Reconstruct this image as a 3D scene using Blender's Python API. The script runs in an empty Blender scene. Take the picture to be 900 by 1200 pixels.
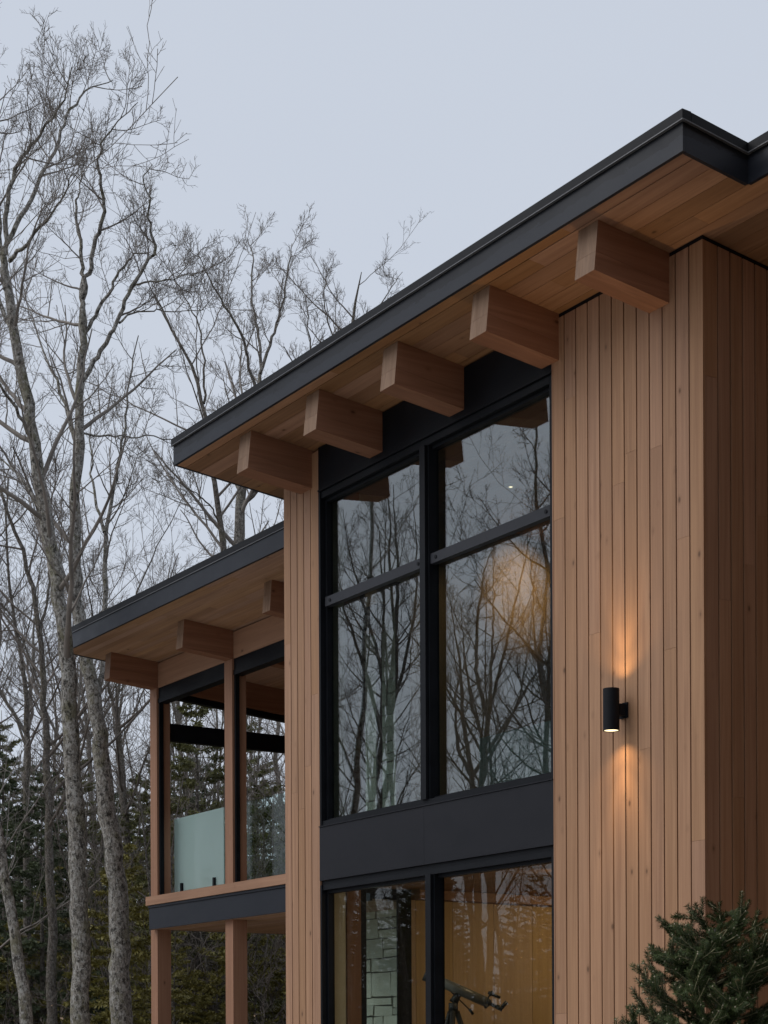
import bpy, bmesh, math, random
import numpy as np
from mathutils import Vector, Matrix

random.seed(7)
R = math.radians
scene = bpy.context.scene
COL = scene.collection

# ------------------------------------------------------------------ frame of the house
TH = 0.58327                      # the facade runs along U, its inward normal is V
AX, AY, Z0 = 2.3854, 13.0, 1.6    # wall corner, and the eye height above the ground
U3 = np.array([-math.sin(TH), math.cos(TH), 0.0])
V3 = np.array([math.cos(TH), math.sin(TH), 0.0])


def hw(u, v, z=0.0):
    """house coordinates (z above eye level) -> world"""
    return np.array([AX, AY, 0.0]) + U3 * u + V3 * v + np.array([0, 0, z + Z0])


# ------------------------------------------------------------------ objects and tags
def tag(o, label=None, cat=None, group=None, kind=None):
    if label: o['label'] = label
    if cat: o['category'] = cat
    if group: o['group'] = group
    if kind: o['kind'] = kind
    return o


def empty(name, loc=(0, 0, 0), rz=0.0):
    o = bpy.data.objects.new(name, None)
    o.empty_display_size = 0.2
    o.location = loc
    o.rotation_euler = (0, 0, rz)
    COL.objects.link(o)
    return o


def link(name, me, mat=None, parent=None):
    o = bpy.data.objects.new(name, me)
    if mat is not None and not me.materials:
        me.materials.append(mat)
    COL.objects.link(o)
    if parent is not None:
        o.parent = parent
    return o


def children(o):
    return [c for c in bpy.data.objects if c.parent is o]


def copy_thing(root, loc, rz, sc=1.0, parts=None):
    r = root.copy(); COL.objects.link(r)
    r.location = loc; r.rotation_euler = (0, 0, rz); r.scale = (sc, sc, sc)
    for ch in (parts if parts is not None else children(root)):
        c = ch.copy(); COL.objects.link(c); c.parent = r
    return r


def np_mesh(name, verts, faces_list, smooth=True):
    """faces_list: list of (n,k) int arrays"""
    me = bpy.data.meshes.new(name)
    verts = np.asarray(verts, np.float32)
    me.vertices.add(len(verts))
    me.vertices.foreach_set('co', verts.ravel())
    loops = np.concatenate([f.ravel() for f in faces_list]).astype(np.int32)
    tot = np.concatenate([np.full(len(f), f.shape[1], np.int32) for f in faces_list])
    start = np.concatenate([[0], np.cumsum(tot)[:-1]]).astype(np.int32)
    me.loops.add(len(loops))
    me.loops.foreach_set('vertex_index', loops)
    me.polygons.add(len(tot))
    me.polygons.foreach_set('loop_start', start)
    me.polygons.foreach_set('loop_total', tot)
    if smooth:
        me.polygons.foreach_set('use_smooth', np.ones(len(tot), bool))
    me.update(calc_edges=True)
    return me


class MB:
    """collects boxes, prisms and cylinders in house-local axes (x = v, y = u, z = height above the eye)"""

    def __init__(self):
        self.bm = bmesh.new()

    def hexa(self, c):
        vs = [self.bm.verts.new((p[0], p[1], p[2] + Z0)) for p in c]
        for f in ((0, 3, 2, 1), (4, 5, 6, 7), (0, 1, 5, 4), (1, 2, 6, 5), (2, 3, 7, 6), (3, 0, 4, 7)):
            self.bm.faces.new([vs[i] for i in f])
        return self

    def box(self, u0, u1, v0, v1, z0, z1, fn=None):
        c = [(v0, u0, z0), (v1, u0, z0), (v1, u1, z0), (v0, u1, z0), (v0, u0, z1), (v1, u0, z1), (v1, u1, z1), (v0, u1, z1)]
        if fn:
            c = [(p[0], p[1], p[2] + fn(p[0])) for p in c]
        return self.hexa(c)

    def cyl(self, p0, p1, r0, r1=None, n=24, cap=True):
        r1 = r0 if r1 is None else r1
        p0 = Vector((p0[1], p0[0], p0[2] + Z0)); p1 = Vector((p1[1], p1[0], p1[2] + Z0))
        d = (p1 - p0).normalized()
        a = d.orthogonal().normalized(); b = d.cross(a)
        ra = [self.bm.verts.new(p0 + (a * math.cos(t) + b * math.sin(t)) * r0) for t in [2 * math.pi * i / n for i in range(n)]]
        rb = [self.bm.verts.new(p1 + (a * math.cos(t) + b * math.sin(t)) * r1) for t in [2 * math.pi * i / n for i in range(n)]]
        for i in range(n):
            j = (i + 1) % n
            self.bm.faces.new([ra[i], ra[j], rb[j], rb[i]]).smooth = True
        if cap:
            self.bm.faces.new(ra[::-1]); self.bm.faces.new(rb)
        return self

    def build(self, name, mat, parent=None, bevel=0.0, seg=1):
        bm = self.bm
        if bevel:
            bmesh.ops.bevel(bm, geom=[e for e in bm.edges if len(e.link_faces) == 2 and e.calc_face_angle(0) > 0.6],
                            offset=bevel, segments=seg, affect='EDGES', clamp_overlap=True)
        bmesh.ops.recalc_face_normals(bm, faces=bm.faces)
        me = bpy.data.meshes.new(name)
        bm.to_mesh(me); bm.free()
        return link(name, me, mat, parent)


# ------------------------------------------------------------------ materials
class NT:
    def __init__(self, name):
        self.m = bpy.data.materials.new(name)
        self.m.use_nodes = True
        self.t = self.m.node_tree
        self.t.nodes.clear()
        self.out = self.t.nodes.new('ShaderNodeOutputMaterial')

    def n(self, typ, **kw):
        nd = self.t.nodes.new('ShaderNode' + typ)
        for k, v in kw.items():
            if k.startswith('_'):
                setattr(nd, k[1:], v)
            else:
                nd.inputs[k.replace('__', ' ')].default_value = v
        return nd

    def l(self, a, b):
        self.t.links.new(a, b)

    def math(self, op, a, b=None, clamp=False):
        nd = self.t.nodes.new('ShaderNodeMath'); nd.operation = op; nd.use_clamp = clamp
        for i, x in enumerate((a, b)):
            if x is None: continue
            if isinstance(x, (int, float)): nd.inputs[i].default_value = x
            else: self.l(x, nd.inputs[i])
        return nd.outputs[0]

    def mix(self, f, a, b, mode='MIX'):
        nd = self.t.nodes.new('ShaderNodeMix'); nd.data_type = 'RGBA'; nd.blend_type = mode
        for s, x in ((0, f), (6, a), (7, b)):
            if isinstance(x, (int, float)): nd.inputs[s].default_value = x
            elif isinstance(x, tuple): nd.inputs[s].default_value = (*x, 1)
            else: self.l(x, nd.inputs[s])
        return nd.outputs[2]

    def ramp(self, f, lo, hi, a=0.0, b=1.0):
        nd = self.t.nodes.new('ShaderNodeMapRange')
        self.l(f, nd.inputs[0])
        for i, x in enumerate((lo, hi, a, b)): nd.inputs[i + 1].default_value = x
        return nd.outputs[0]

    def coords(self, scale=(1, 1, 1), rand=0.0, src='Object'):
        tc = self.n('TexCoord').outputs[src]
        if rand:
            g = self.n('NewGeometry').outputs['Random Per Island']
            vm = self.n('VectorMath', _operation='ADD')
            cb = self.n('CombineXYZ')
            self.l(self.math('MULTIPLY', g, rand), cb.inputs[0])
            self.l(self.math('MULTIPLY', g, rand * 1.7), cb.inputs[1])
            self.l(self.math('MULTIPLY', g, rand * 2.3), cb.inputs[2])
            self.l(tc, vm.inputs[0]); self.l(cb.outputs[0], vm.inputs[1])
            tc = vm.outputs[0]
        mp = self.n('Mapping'); mp.inputs['Scale'].default_value = scale
        self.l(tc, mp.inputs[0])
        return mp.outputs[0]

    def noise(self, co, scale, detail=4, rough=0.55, dist=0.0):
        nd = self.n('TexNoise', Scale=scale, Detail=detail, Roughness=rough, Distortion=dist)
        self.l(co, nd.inputs['Vector'])
        return nd.outputs['Fac']

    def bsdf(self, col, rough=0.6, bump=None, bstr=0.2, bdist=0.01, spec=None, metal=0.0):
        p = self.n('BsdfPrincipled')
        if isinstance(col, tuple): p.inputs['Base Color'].default_value = (*col, 1)
        else: self.l(col, p.inputs['Base Color'])
        if isinstance(rough, (int, float)): p.inputs['Roughness'].default_value = rough
        else: self.l(rough, p.inputs['Roughness'])
        p.inputs['Metallic'].default_value = metal
        if spec is not None: p.inputs['Specular IOR Level'].default_value = spec
        if bump is not None:
            b = self.n('Bump', Strength=bstr, Distance=bdist)
            self.l(bump, b.inputs['Height']); self.l(b.outputs[0], p.inputs['Normal'])
        self.l(p.outputs[0], self.out.inputs[0])
        return self.m


def wood(name, base, axis, vary=0.25, knots=0.6, grain=0.35, hue=1.0, rough=0.62, streak=0.12):
    """sawn softwood; axis = the local axis the grain follows (0 = v, 1 = u, 2 = z)"""
    t = NT(name)
    fine = [34.0] * 3; fine[axis] = 0.9
    mid = [7.0] * 3; mid[axis] = 0.35
    kn = [6.5] * 3; kn[axis] = 3.6
    co1 = t.coords(tuple(fine), 9.0); co2 = t.coords(tuple(mid), 7.0); co3 = t.coords(tuple(kn), 5.0)
    g1 = t.noise(co1, 1.0, 5, 0.6, 0.4)
    g2 = t.noise(co2, 1.0, 3, 0.5, 1.2)
    rnd = t.n('NewGeometry').outputs['Random Per Island']
    dark = tuple(c * f for c, f in zip(base, (0.62, 0.55, 0.5)))
    light = tuple(min(1, c * f) for c, f in zip(base, (1.22, 1.24, 1.25)))
    c = t.mix(t.ramp(g1, 0.3, 0.72), dark, light)
    c = t.mix(1 - grain, c, base)
    c = t.mix(t.ramp(g2, 0.35, 0.7, 0, streak * 3), c, dark)
    # board to board
    val = t.ramp(rnd, 0, 1, 1 - vary, 1 + vary * 0.8)
    hs = t.n('HueSaturation'); t.l(c, hs.inputs['Color']); t.l(val, hs.inputs['Value'])
    rn2 = t.math('FRACT', t.math('MULTIPLY', rnd, 17.31))
    t.l(t.ramp(rn2, 0, 1, 0.5 - 0.006 * hue, 0.5 + 0.005 * hue), hs.inputs['Hue'])
    t.l(t.ramp(rn2, 0, 1, 1 - 0.13 * hue, 1 + 0.09 * hue), hs.inputs['Saturation'])
    c = hs.outputs[0]
    vor = t.n('TexVoronoi', Scale=1.0); vor.inputs['Randomness'].default_value = 1
    t.l(co3, vor.inputs['Vector'])
    gate = t.n('TexWhiteNoise'); t.l(vor.outputs['Position'], gate.inputs['Vector'])
    ok = t.math('LESS_THAN', gate.outputs['Value'], knots)
    kd = vor.outputs['Distance']
    halo = t.math('MULTIPLY', t.ramp(kd, 0.07, 0.2, 0.35, 0.0), ok)
    core = t.math('MULTIPLY', t.ramp(kd, 0.05, 0.10, 0.75, 0.0), ok)
    c = t.mix(halo, c, tuple(x * 0.6 for x in dark))
    c = t.mix(core, c, tuple(x * 0.35 for x in dark))
    # dust and water marks in large soft patches
    big = t.noise(t.coords((1, 1, 0.35)), 1.7, 4, 0.6)
    c = t.mix(t.ramp(big, 0.4, 0.75, 0, 0.16), c, tuple(x * 0.55 for x in base))
    return t.bsdf(c, t.ramp(g1, 0.2, 0.8, rough - 0.08, rough + 0.14), g1, 0.25, 0.002, 0.3)


def metal(name, col, rough=0.42, var=0.25, stain=False, spec=0.4):
    t = NT(name)
    n1 = t.noise(t.coords((1, 1, 2)), 2.2, 6, 0.65)
    n2 = t.noise(t.coords((14, 14, 14)), 3.0, 3, 0.6)
    c = t.mix(t.ramp(n1, 0.35, 0.7), tuple(x * (1 - var) for x in col), tuple(x * (1 + var) for x in col))
    c = t.mix(t.ramp(n2, 0.55, 0.8, 0, 0.12), c, tuple(x * 2.2 for x in col))
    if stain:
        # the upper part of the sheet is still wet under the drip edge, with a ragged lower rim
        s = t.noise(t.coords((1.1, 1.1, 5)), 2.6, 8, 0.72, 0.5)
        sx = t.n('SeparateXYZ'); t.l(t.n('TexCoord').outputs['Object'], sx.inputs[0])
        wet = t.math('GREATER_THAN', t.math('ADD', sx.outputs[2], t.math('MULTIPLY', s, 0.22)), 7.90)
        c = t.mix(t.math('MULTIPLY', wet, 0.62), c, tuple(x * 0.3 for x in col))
    return t.bsdf(c, t.ramp(n1, 0.3, 0.7, rough - 0.08, rough + 0.12), n2, 0.05, 0.002, spec)


def glass(name, tint, f0=0.13, wav=0.0, sheen=0.0):
    t = NT(name)
    geo = t.n('NewGeometry')
    dot = t.n('VectorMath', _operation='DOT_PRODUCT')
    t.l(geo.outputs['Normal'], dot.inputs[0]); t.l(geo.outputs['Incoming'], dot.inputs[1])
    inv = t.math('SUBTRACT', 1.0, t.math('ABSOLUTE', dot.outputs['Value']))
    f = t.math('ADD', f0, t.math('MULTIPLY', t.math('POWER', inv, 5.0), 1 - f0), True)
    tr = t.n('BsdfTransparent'); tr.inputs[0].default_value = (*tint, 1)
    gl = t.n('BsdfGlossy'); gl.inputs['Roughness'].default_value = 0.0
    if wav:
        w = t.noise(t.coords((1.1, 1.1, 1.6)), 1.3, 1, 0.4)
        b = t.n('Bump', Strength=wav, Distance=0.05)
        t.l(w, b.inputs['Height']); t.l(b.outputs[0], gl.inputs['Normal'])
    mx = t.n('MixShader'); t.l(f, mx.inputs[0]); t.l(tr.outputs[0], mx.inputs[1]); t.l(gl.outputs[0], mx.inputs[2])
    sh = mx.outputs[0]
    if sheen:
        df = t.n('BsdfTranslucent'); df.inputs[0].default_value = (0.70, 0.86, 0.84, 1)
        dd = t.n('BsdfDiffuse'); dd.inputs[0].default_value = (0.62, 0.78, 0.76, 1)
        ad = t.n('MixShader'); ad.inputs[0].default_value = 0.5
        t.l(df.outputs[0], ad.inputs[1]); t.l(dd.outputs[0], ad.inputs[2])
        m2 = t.n('MixShader'); m2.inputs[0].default_value = sheen
        t.l(sh, m2.inputs[1]); t.l(ad.outputs[0], m2.inputs[2]); sh = m2.outputs[0]
    t.l(sh, t.out.inputs[0])
    return t.m


def emit(name, col, s):
    t = NT(name)
    e = t.n('Emission'); e.inputs[0].default_value = (*col, 1); e.inputs[1].default_value = s
    t.l(e.outputs[0], t.out.inputs[0])
    return t.m


def plain(name, col, rough=0.6, nz=0.2, sc=6.0):
    t = NT(name)
    n1 = t.noise(t.coords(), sc, 5, 0.6)
    c = t.mix(t.ramp(n1, 0.3, 0.7), tuple(x * (1 - nz) for x in col), tuple(min(1, x * (1 + nz)) for x in col))
    return t.bsdf(c, rough, n1, 0.1, 0.005)


def bark_mat(name, base, lichen=0.5, dark=0.5, sc=1.0):
    t = NT(name)
    co = t.coords((1, 1, 0.35)); co2 = t.coords((1, 1, 0.7))
    n1 = t.noise(co, 46 * sc, 8, 0.78)
    n2 = t.noise(co2, 30 * sc, 7, 0.75, 0.4)
    n3 = t.noise(co2, 4.2 * sc, 6, 0.72)
    n4 = t.noise(co2, 19 * sc, 6, 0.75)
    c = t.mix(t.ramp(n1, 0.40, 0.60), tuple(x * 0.35 for x in base), tuple(x * 1.45 for x in base))
    c = t.mix(t.ramp(n2, 0.505, 0.545, 0, lichen), c, (0.50, 0.49, 0.46))
    c = t.mix(t.ramp(n3, 0.52, 0.6, 0, lichen * 0.7), c, (0.17, 0.16, 0.08))
    c = t.mix(t.ramp(n4, 0.47, 0.42, 0, dark), c, (0.022, 0.019, 0.016))
    return t.bsdf(c, 0.9, n1, 0.9, 0.03, 0.15)


def leafy(name, a, b, rough=0.55, trans=0.15):
    t = NT(name)
    rnd = t.n('NewGeometry').outputs['Random Per Island']
    n1 = t.noise(t.coords(), 0.9, 3, 0.6)
    f = t.math('ADD', t.math('MULTIPLY', rnd, 0.6), t.math('MULTIPLY', t.ramp(n1, 0.35, 0.65), 0.4))
    c = t.mix(f, a, b)
    m = t.bsdf(c, rough, spec=0.35)
    return m


M = {}
M['clad'] = wood('vertical_cladding', (0.405, 0.235, 0.139), 2, 0.085, 0.6, 0.6, streak=0.1, hue=0.4)
M['soffit'] = wood('soffit_boards', (0.41, 0.228, 0.125), 1, 0.26, 0.4, 0.6, streak=0.2)
M['psoffit'] = wood('porch_soffit_boards', (0.47, 0.30, 0.195), 1, 0.10, 0.2, 0.6, streak=0.2)
M['beam'] = wood('shaded_beam_timber', (0.31, 0.155, 0.093), 0, 0.02, 0.4, 0.6, streak=0.16, hue=0.0)  # darker than the cladding: shade of the beam sides put into the colour
M['end'] = wood('lit_end_grain', (0.275, 0.178, 0.117), 2, 0.03, 0.0, 0.8, streak=0.3, hue=0.0)  # greyer end grain; light on the beam ends put into its tone
M['timber_u'] = wood('rail_timber', (0.41, 0.235, 0.142), 1, 0.08, 0.35, 0.5, hue=0.3)
M['post'] = wood('post_timber', (0.37, 0.2, 0.122), 2, 0.04, 0.4, 0.5, hue=0.2)
M['panel'] = wood('interior_wood_panel', (0.50, 0.345, 0.20), 2, 0.08, 0.12, 0.3)
M['ceil'] = wood('interior_ceiling_boards', (0.36, 0.19, 0.09), 1, 0.15, 0.2, 0.45)
M['black'] = metal('black_frame', (0.0065, 0.0078, 0.0108), 0.5, spec=0.16)
M['bar'] = metal('transom_metal', (0.021, 0.023, 0.030), 0.45, spec=0.3)
M['spandrel'] = metal('spandrel_metal', (0.0115, 0.0122, 0.0165), 0.45, 0.12, spec=0.22)
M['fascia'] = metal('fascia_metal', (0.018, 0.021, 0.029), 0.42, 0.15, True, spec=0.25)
M['drip'] = metal('drip_metal', (0.0065, 0.0075, 0.010), 0.5, spec=0.18)
M['lip'] = metal('lit_drip_lip', (0.12, 0.125, 0.135), 0.35)  # pale so that the edge reads as lit
M['shade_clad'] = wood('shade_wall_cladding', (0.36, 0.235, 0.15), 2, 0.15, 0.3, 0.35)  # for the added wall; tone set by the light it bounces
M['dark'] = plain('dark_backing', (0.012, 0.010, 0.009), 0.9)
M['roofing'] = plain('roof_membrane', (0.05, 0.052, 0.055), 0.8)
M['glass'] = glass('window_glass', (0.73, 0.80, 0.785), 0.21, 0.005)
M['lowglass'] = glass('lower_window_glass', (0.90, 0.92, 0.89), 0.06, 0.006)
M['rail'] = glass('guard_glass', (0.80, 0.92, 0.90), 0.06, 0.0, 0.66)  # pale layer paints the sky's reflection into the pane
M['rail2'] = glass('clear_guard_glass', (0.86, 0.94, 0.92), 0.008, 0.0, 0.0)
M['rail3'] = glass('indoor_guard_glass', (0.80, 0.93, 0.90), 0.06, 0.0, 0.55)
M['cream'] = plain('cream_plaster', (0.55, 0.48, 0.34), 0.8, 0.08)
M['floor'] = plain('interior_floor', (0.16, 0.12, 0.09), 0.5)
M['concrete'] = plain('concrete', (0.30, 0.29, 0.27), 0.85)

# ------------------------------------------------------------------ measurements of the house
uW, uL, uC = 1.769, 5.477, 6.166
uM = 3.6835
zspb, zsill, ztr, zhead = 1.609, 2.1995, 4.4854, 5.542
zbb, zbt, TA = 5.619, 6.001, 0.1033
vend = -0.739
beams = [0.3591, 1.6792, 2.9984, 4.3095, 5.6037]
BW = 0.2235
vf, zft, zfb, uE = -0.849, 6.358, 6.097, 6.998
uRet, vRet = -0.70, -0.234
GZ = -1.75                        # foot of the walls, just under the ground
VB = 6.0                          # back of the rooms
zfl = -0.9                        # lower floor


def sof(v):
    return zbt - TA * v


house = empty('house', (AX, AY, 0), TH)
tag(house, 'modern timber house with vertical wood cladding, black trim and tall dark windows', 'house')


def board_run(mb, a0, a1, pitch, place, z0, z1, gap=0.014, rng=random):
    """vertical boards between a0 and a1; place(a, b, z0, z1) adds one piece"""
    n = int(round((a1 - a0) / pitch)); p = (a1 - a0) / n
    for i in range(n):
        a = a0 + i * p + gap / 2; b = a0 + (i + 1) * p - gap / 2
        if i == 0: a = a0
        if i == n - 1: b = a1
        cuts = [z0]
        z = z0 + rng.uniform(1.0, 8.0)
        while z < z1 - 0.5:
            cuts.append(z); z += rng.uniform(3.8, 6.0)
        cuts.append(z1)
        for c0, c1 in zip(cuts[:-1], cuts[1:]):
            place(a, b, c0 + (0.0008 if c0 > z0 else 0), c1 - (0.0008 if c1 < z1 else 0))


ztop = sof(0) - 0.035
# front wall, right of the window
w = MB()
board_run(w, 0.0, uW - 0.012, 0.1474, lambda a, b, c, d: w.box(a, b, 0.0, 0.022, c, d), GZ, ztop)
wall_front = w.build('wall', M['clad'], house, 0.003)
MB().box(0.024, uW - 0.02, 0.026, 0.30, GZ, sof(0.3) - 0.01).build('wall_core', M['dark'], wall_front)
MB().box(uW - 0.012, uW, -0.004, 0.10, GZ, ztop).build('edge_trim', M['clad'], wall_front)
w = MB(); w.box(0.003, uW, 0.004, 0.02, ztop, sof(0.0) - 0.004); w.box(0.004, 0.02, 0.021, 2.6, ztop, sof(0.0) - 0.004, lambda v: -TA * v)
w.build('shadow_trim', M['black'], wall_front)
# side wall
w = MB()
VW = 2.6
def side(a, b, c, d):
    top = d >= ztop - 1e-6
    f = (lambda v: -TA * v) if top else None
    if top:
        w.hexa([(a, 0.0, c), (b, 0.0, c), (b, 0.022, c), (a, 0.022, c), (a, 0.0, d - TA * a), (b, 0.0, d - TA * b), (b, 0.022, d - TA * b), (a, 0.022, d - TA * a)])
    else:
        w.box(0.0, 0.022, a, b, c, d)
board_run(w, 0.024, VW, 0.131, side, GZ, ztop)
wall_side = w.build('wall', M['clad'], house, 0.003)
MB().box(0.026, 0.28, 0.302, VB, GZ, sof(VB) - 0.01).build('wall_core', M['dark'], wall_side)
# the wing that turns off to the right
w = MB()
board_run(w, -7.0, -0.0, 0.131, lambda a, b, c, d: w.box(a, b, VW, VW + 0.022, c, d), GZ, sof(VW) - 0.04)
wall_wing = w.build('wall', M['clad'], house, 0.003)
MB().box(-7.0, 0.0, VW + 0.024, VW + 0.3, GZ, sof(VW + .3) - 0.01).build('wall_core', M['dark'], wall_wing)
w = MB()
board_run(w, -2.6, VW, 0.131, lambda a, b, c, d: w.box(-3.622, -3.6, a, b, c, d), GZ, 8.4)
shade_wall = w.build('wall', M['shade_clad'], house, 0.0025)  # added wall out of view, keeps light off the faces turned right
MB().box(-7.0, -3.624, -2.6, VW + 3, GZ, 8.6).build('wall_core', M['dark'], shade_wall)
# narrow column left of the window
w = MB()
zcol = sof(0) - 0.035
board_run(w, uL + 0.028, uC, 0.139, lambda a, b, c, d: w.box(a, b, 0.0, 0.022, c, d), GZ, zcol)
col = w.build('wall', M['clad'], house, 0.003)
w = MB(); w.box(uL + 0.0, uL + 0.024, -0.003, 0.12, GZ, zcol); w.build('edge_trim', M['clad'], col)
w = MB(); w.box(uL + 0.03, uC - 0.004, 0.026, 0.30, GZ, sof(0.3) - 0.01); w.build('wall_core', M['dark'], col)
MB().box(uL + 0.018, uL + 0.0295, 0.1315, 0.3045, GZ, sof(0.3) - 0.02).build('lining', M['cream'], col)
w = MB()
board_run(w, 0.024, 0.80, 0.129, lambda a, b, c, d: w.box(uC - 0.022, uC, a, b, c, d), GZ, sof(1.2) - 0.03)
w.build('wall', M['clad'], house, 0.003)

# beams: two laminations each, rising outwards with the roof
def beam_mesh(mb, ub, bw, v_in, ve, zb_wall, zt_wall, ta, vwall=0.0, split=0.40):
    h = zt_wall - zb_wall
    c = 1 / math.sqrt(1 + ta * ta); s = ta * c
    def line(v, k):           # k = fraction of the height
        return (v, zb_wall + ta * (vwall - v) + k * h)
    for k0, k1 in ((0.0, split), (split + 0.004, 1.0)):
        pts = []
        for k in (k0, k1):
            out_v = ve + k * h * c * s
            a = line(v_in, k); b = (out_v, zb_wall + ta * (vwall - out_v) + k * h)
            pts.append((a, b))
        (a0, b0), (a1, b1) = pts
        mb.hexa([(b0[0], ub, b0[1]), (a0[0], ub, a0[1]), (a0[0], ub + bw, a0[1]), (b0[0], ub + bw, b0[1]),
                 (b1[0], ub, b1[1]), (a1[0], ub, a1[1]), (a1[0], ub + bw, a1[1]), (b1[0], ub + bw, b1[1])])

def lit_endgrain(o):
    o.data.materials.append(M['end'])
    for p in o.data.polygons:
        if p.normal.x < -0.9: p.material_index = 1

for i, b in enumerate(beams):
    w = MB(); beam_mesh(w, b, BW, 0.25, vend + 0.004 * math.sin(i * 5), zbb, zbt - 0.002, TA, 0.0, 0.38 + 0.05 * math.sin(i * 3.1))
    lit_endgrain(w.build('beam', M['beam'], house, 0.006, 2))

# roof
roof = MB()
VR = 7.0
roof.box(uRet + 0.03, uE - 0.03, vf + 0.035, VR, 0.024, 0.20, lambda v: sof(v))
roof.box(-8.0, uRet + 0.028, vRet + 0.035, VR, 0.024, 0.20, lambda v: sof(v))
roof = roof.build('roof', M['roofing'], house)
# soffit boards run along the eave
rs = random.Random(3)
w = MB()
v = vf + 0.012; first = True
while v < VR - 0.2:
    wd = 0.118 if first else rs.choice([0.162, 0.168, 0.165])
    u = uRet + 0.012 if v + wd < vRet + 0.02 else -8.0
    cuts = [u]
    x = u + rs.uniform(0.8, 3.0)
    while x < uE - 0.7:
        cuts.append(x); x += rs.uniform(2.2, 4.2)
    cuts.append(uE - 0.012)
    for a, b in zip(cuts[:-1], cuts[1:]):
        w.box(a + 0.0007, b - 0.0007, v, v + wd - (0.009 if first else 0.0045), 0.0, 0.022, lambda q: sof(q))
    first = False
    v += wd
w.build('soffit', M['soffit'], roof, 0.002)
MB().box(uRet + 0.02, uE - 0.02, vf + 0.02, VR, 0.0225, 0.0238, lambda q: sof(q)).build('soffit_backing', M['dark'], roof)

zse = 6.287
def fasc(u0, u1, v0, dz, name):
    w = MB(); w.box(u0, u1, v0, v0 + 0.03, zfb - 0.012 + dz, zse + dz)
    f = w.build(name, M['fascia'], roof, 0.003)
    return f
f1 = fasc(uRet, uE, vf, 0, 'fascia')
dzr = sof(vRet) - sof(vf)
f2 = fasc(-8.0, uRet + 0.0, vRet, dzr, 'fascia')
w = MB(); w.box(uRet, uRet + 0.03, vf + 0.031, vRet + 0.0, zfb - 0.012, zse, lambda q: -TA * (q - vf)); w.build('fascia', M['fascia'], roof, 0.003)
w = MB(); w.box(uE - 0.03, uE, vf + 0.031, VR, zfb - 0.012, zse, lambda q: -TA * (q - vf)); w.build('fascia', M['fascia'], roof, 0.003)
# drip edge along the top; its thin lip is paler, a painted lit edge
w = MB(); w.box(uRet - 0.02, uE + 0.012, vf - 0.022, vf + 0.06, zse + 0.004, zft)
w.box(-8, uRet - 0.0215, vRet - 0.022, vRet + 0.06, zse + 0.004 + dzr, zft + dzr)
w.box(uRet - 0.022, uRet + 0.05, vf + 0.061, vRet + 0.06, zse + 0.004, zft, lambda q: -TA * (q - vf))
w.box(uE - 0.05, uE + 0.012, vf + 0.061, VR, zse + 0.004, zft, lambda q: -TA * (q - vf))
w.build('drip_edge', M['drip'], roof, 0.004)
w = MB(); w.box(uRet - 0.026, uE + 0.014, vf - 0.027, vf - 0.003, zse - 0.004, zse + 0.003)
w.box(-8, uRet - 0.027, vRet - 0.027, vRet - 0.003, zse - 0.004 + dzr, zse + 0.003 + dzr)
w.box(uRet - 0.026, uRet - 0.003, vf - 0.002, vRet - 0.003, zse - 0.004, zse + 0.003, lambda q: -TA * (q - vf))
w.build('lit_drip_lip', M['lip'], roof)

# upper window
GV = 0.105                        # glass plane
def window(z0, z1, sill_h, head_h, mull, name, tr=None):
    f = MB()
    zi0, zi1 = z0 + sill_h, z1 - head_h
    f.box(uL - 0.028, uL, 0.0, 0.13, z0, z1)            # left jamb
    f.box(uW + 0.0, uW + 0.05, 0.012, 0.13, z0, z1)      # right jamb
    f.box(uW + 0.052, uL - 0.03, 0.012, 0.13, zi1, z1)   # head
    f.box(uW + 0.052, uL - 0.03, 0.012, 0.13, z0, zi0)   # sill
    # inner stop, one step back
    f.box(uL - 0.060, uL - 0.0285, 0.06, 0.128, zi0 + .001, zi1 - .001)
    f.box(uW + 0.051, uL - 0.061, 0.06, 0.128, zi1 - 0.032, zi1 - 0.001)
    f.box(uW + 0.051, uL - 0.061, 0.06, 0.128, zi0 + 0.001, zi0 + 0.022)
    fr = f.build(name, M['black'], house, 0.003)
    m = MB(); m.box(mull - 0.085, mull, -0.012, 0.02, zi0 - .0, zi1 + 0.0)
    m.box(mull - 0.105, mull + 0.012, 0.022, 0.13, zi0 + 0.001, zi1 - 0.001)
    m.build('mullion', M['black'], fr, 0.004)
    spans = [(uW + 0.03, mull - 0.10), (mull + 0.01, uL - 0.03)]
    zs = [(zi0 + 0.01, zi1 - 0.01)] if tr is None else [(zi0 + 0.01, tr - 0.05), (tr - 0.05, zi1 - 0.01)]
    for a, b in spans:
        for c, d in zs:
            MB().box(a, b, GV, GV + 0.008, c, d).build('pane', M['glass'] if tr else M['lowglass'], fr)
    if tr:
        for a, b in ((uW + 0.045, mull - 0.106), (mull + 0.013, uL - 0.061)):
            t = MB(); t.box(a, b, 0.035, 0.10, tr - 0.093, tr)
            bar = t.build('transom', M['bar'], fr, 0.006, 2)
    return fr
win_up = window(zsill - 0.0, zhead, 0.05, 0.065, uM, 'window', ztr)
win_low = window(zfl, zspb, 0.06, 0.05, 3.62, 'window')
# bolt covers on the transoms
for a in (uW + 0.13, uM - 0.19, uM + 0.09, uL - 0.15):
    MB().cyl((a, 0.034, ztr - 0.045), (a, 0.028, ztr - 0.045), 0.017, n=12).build('bolt', M['black'], win_up)
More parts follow.
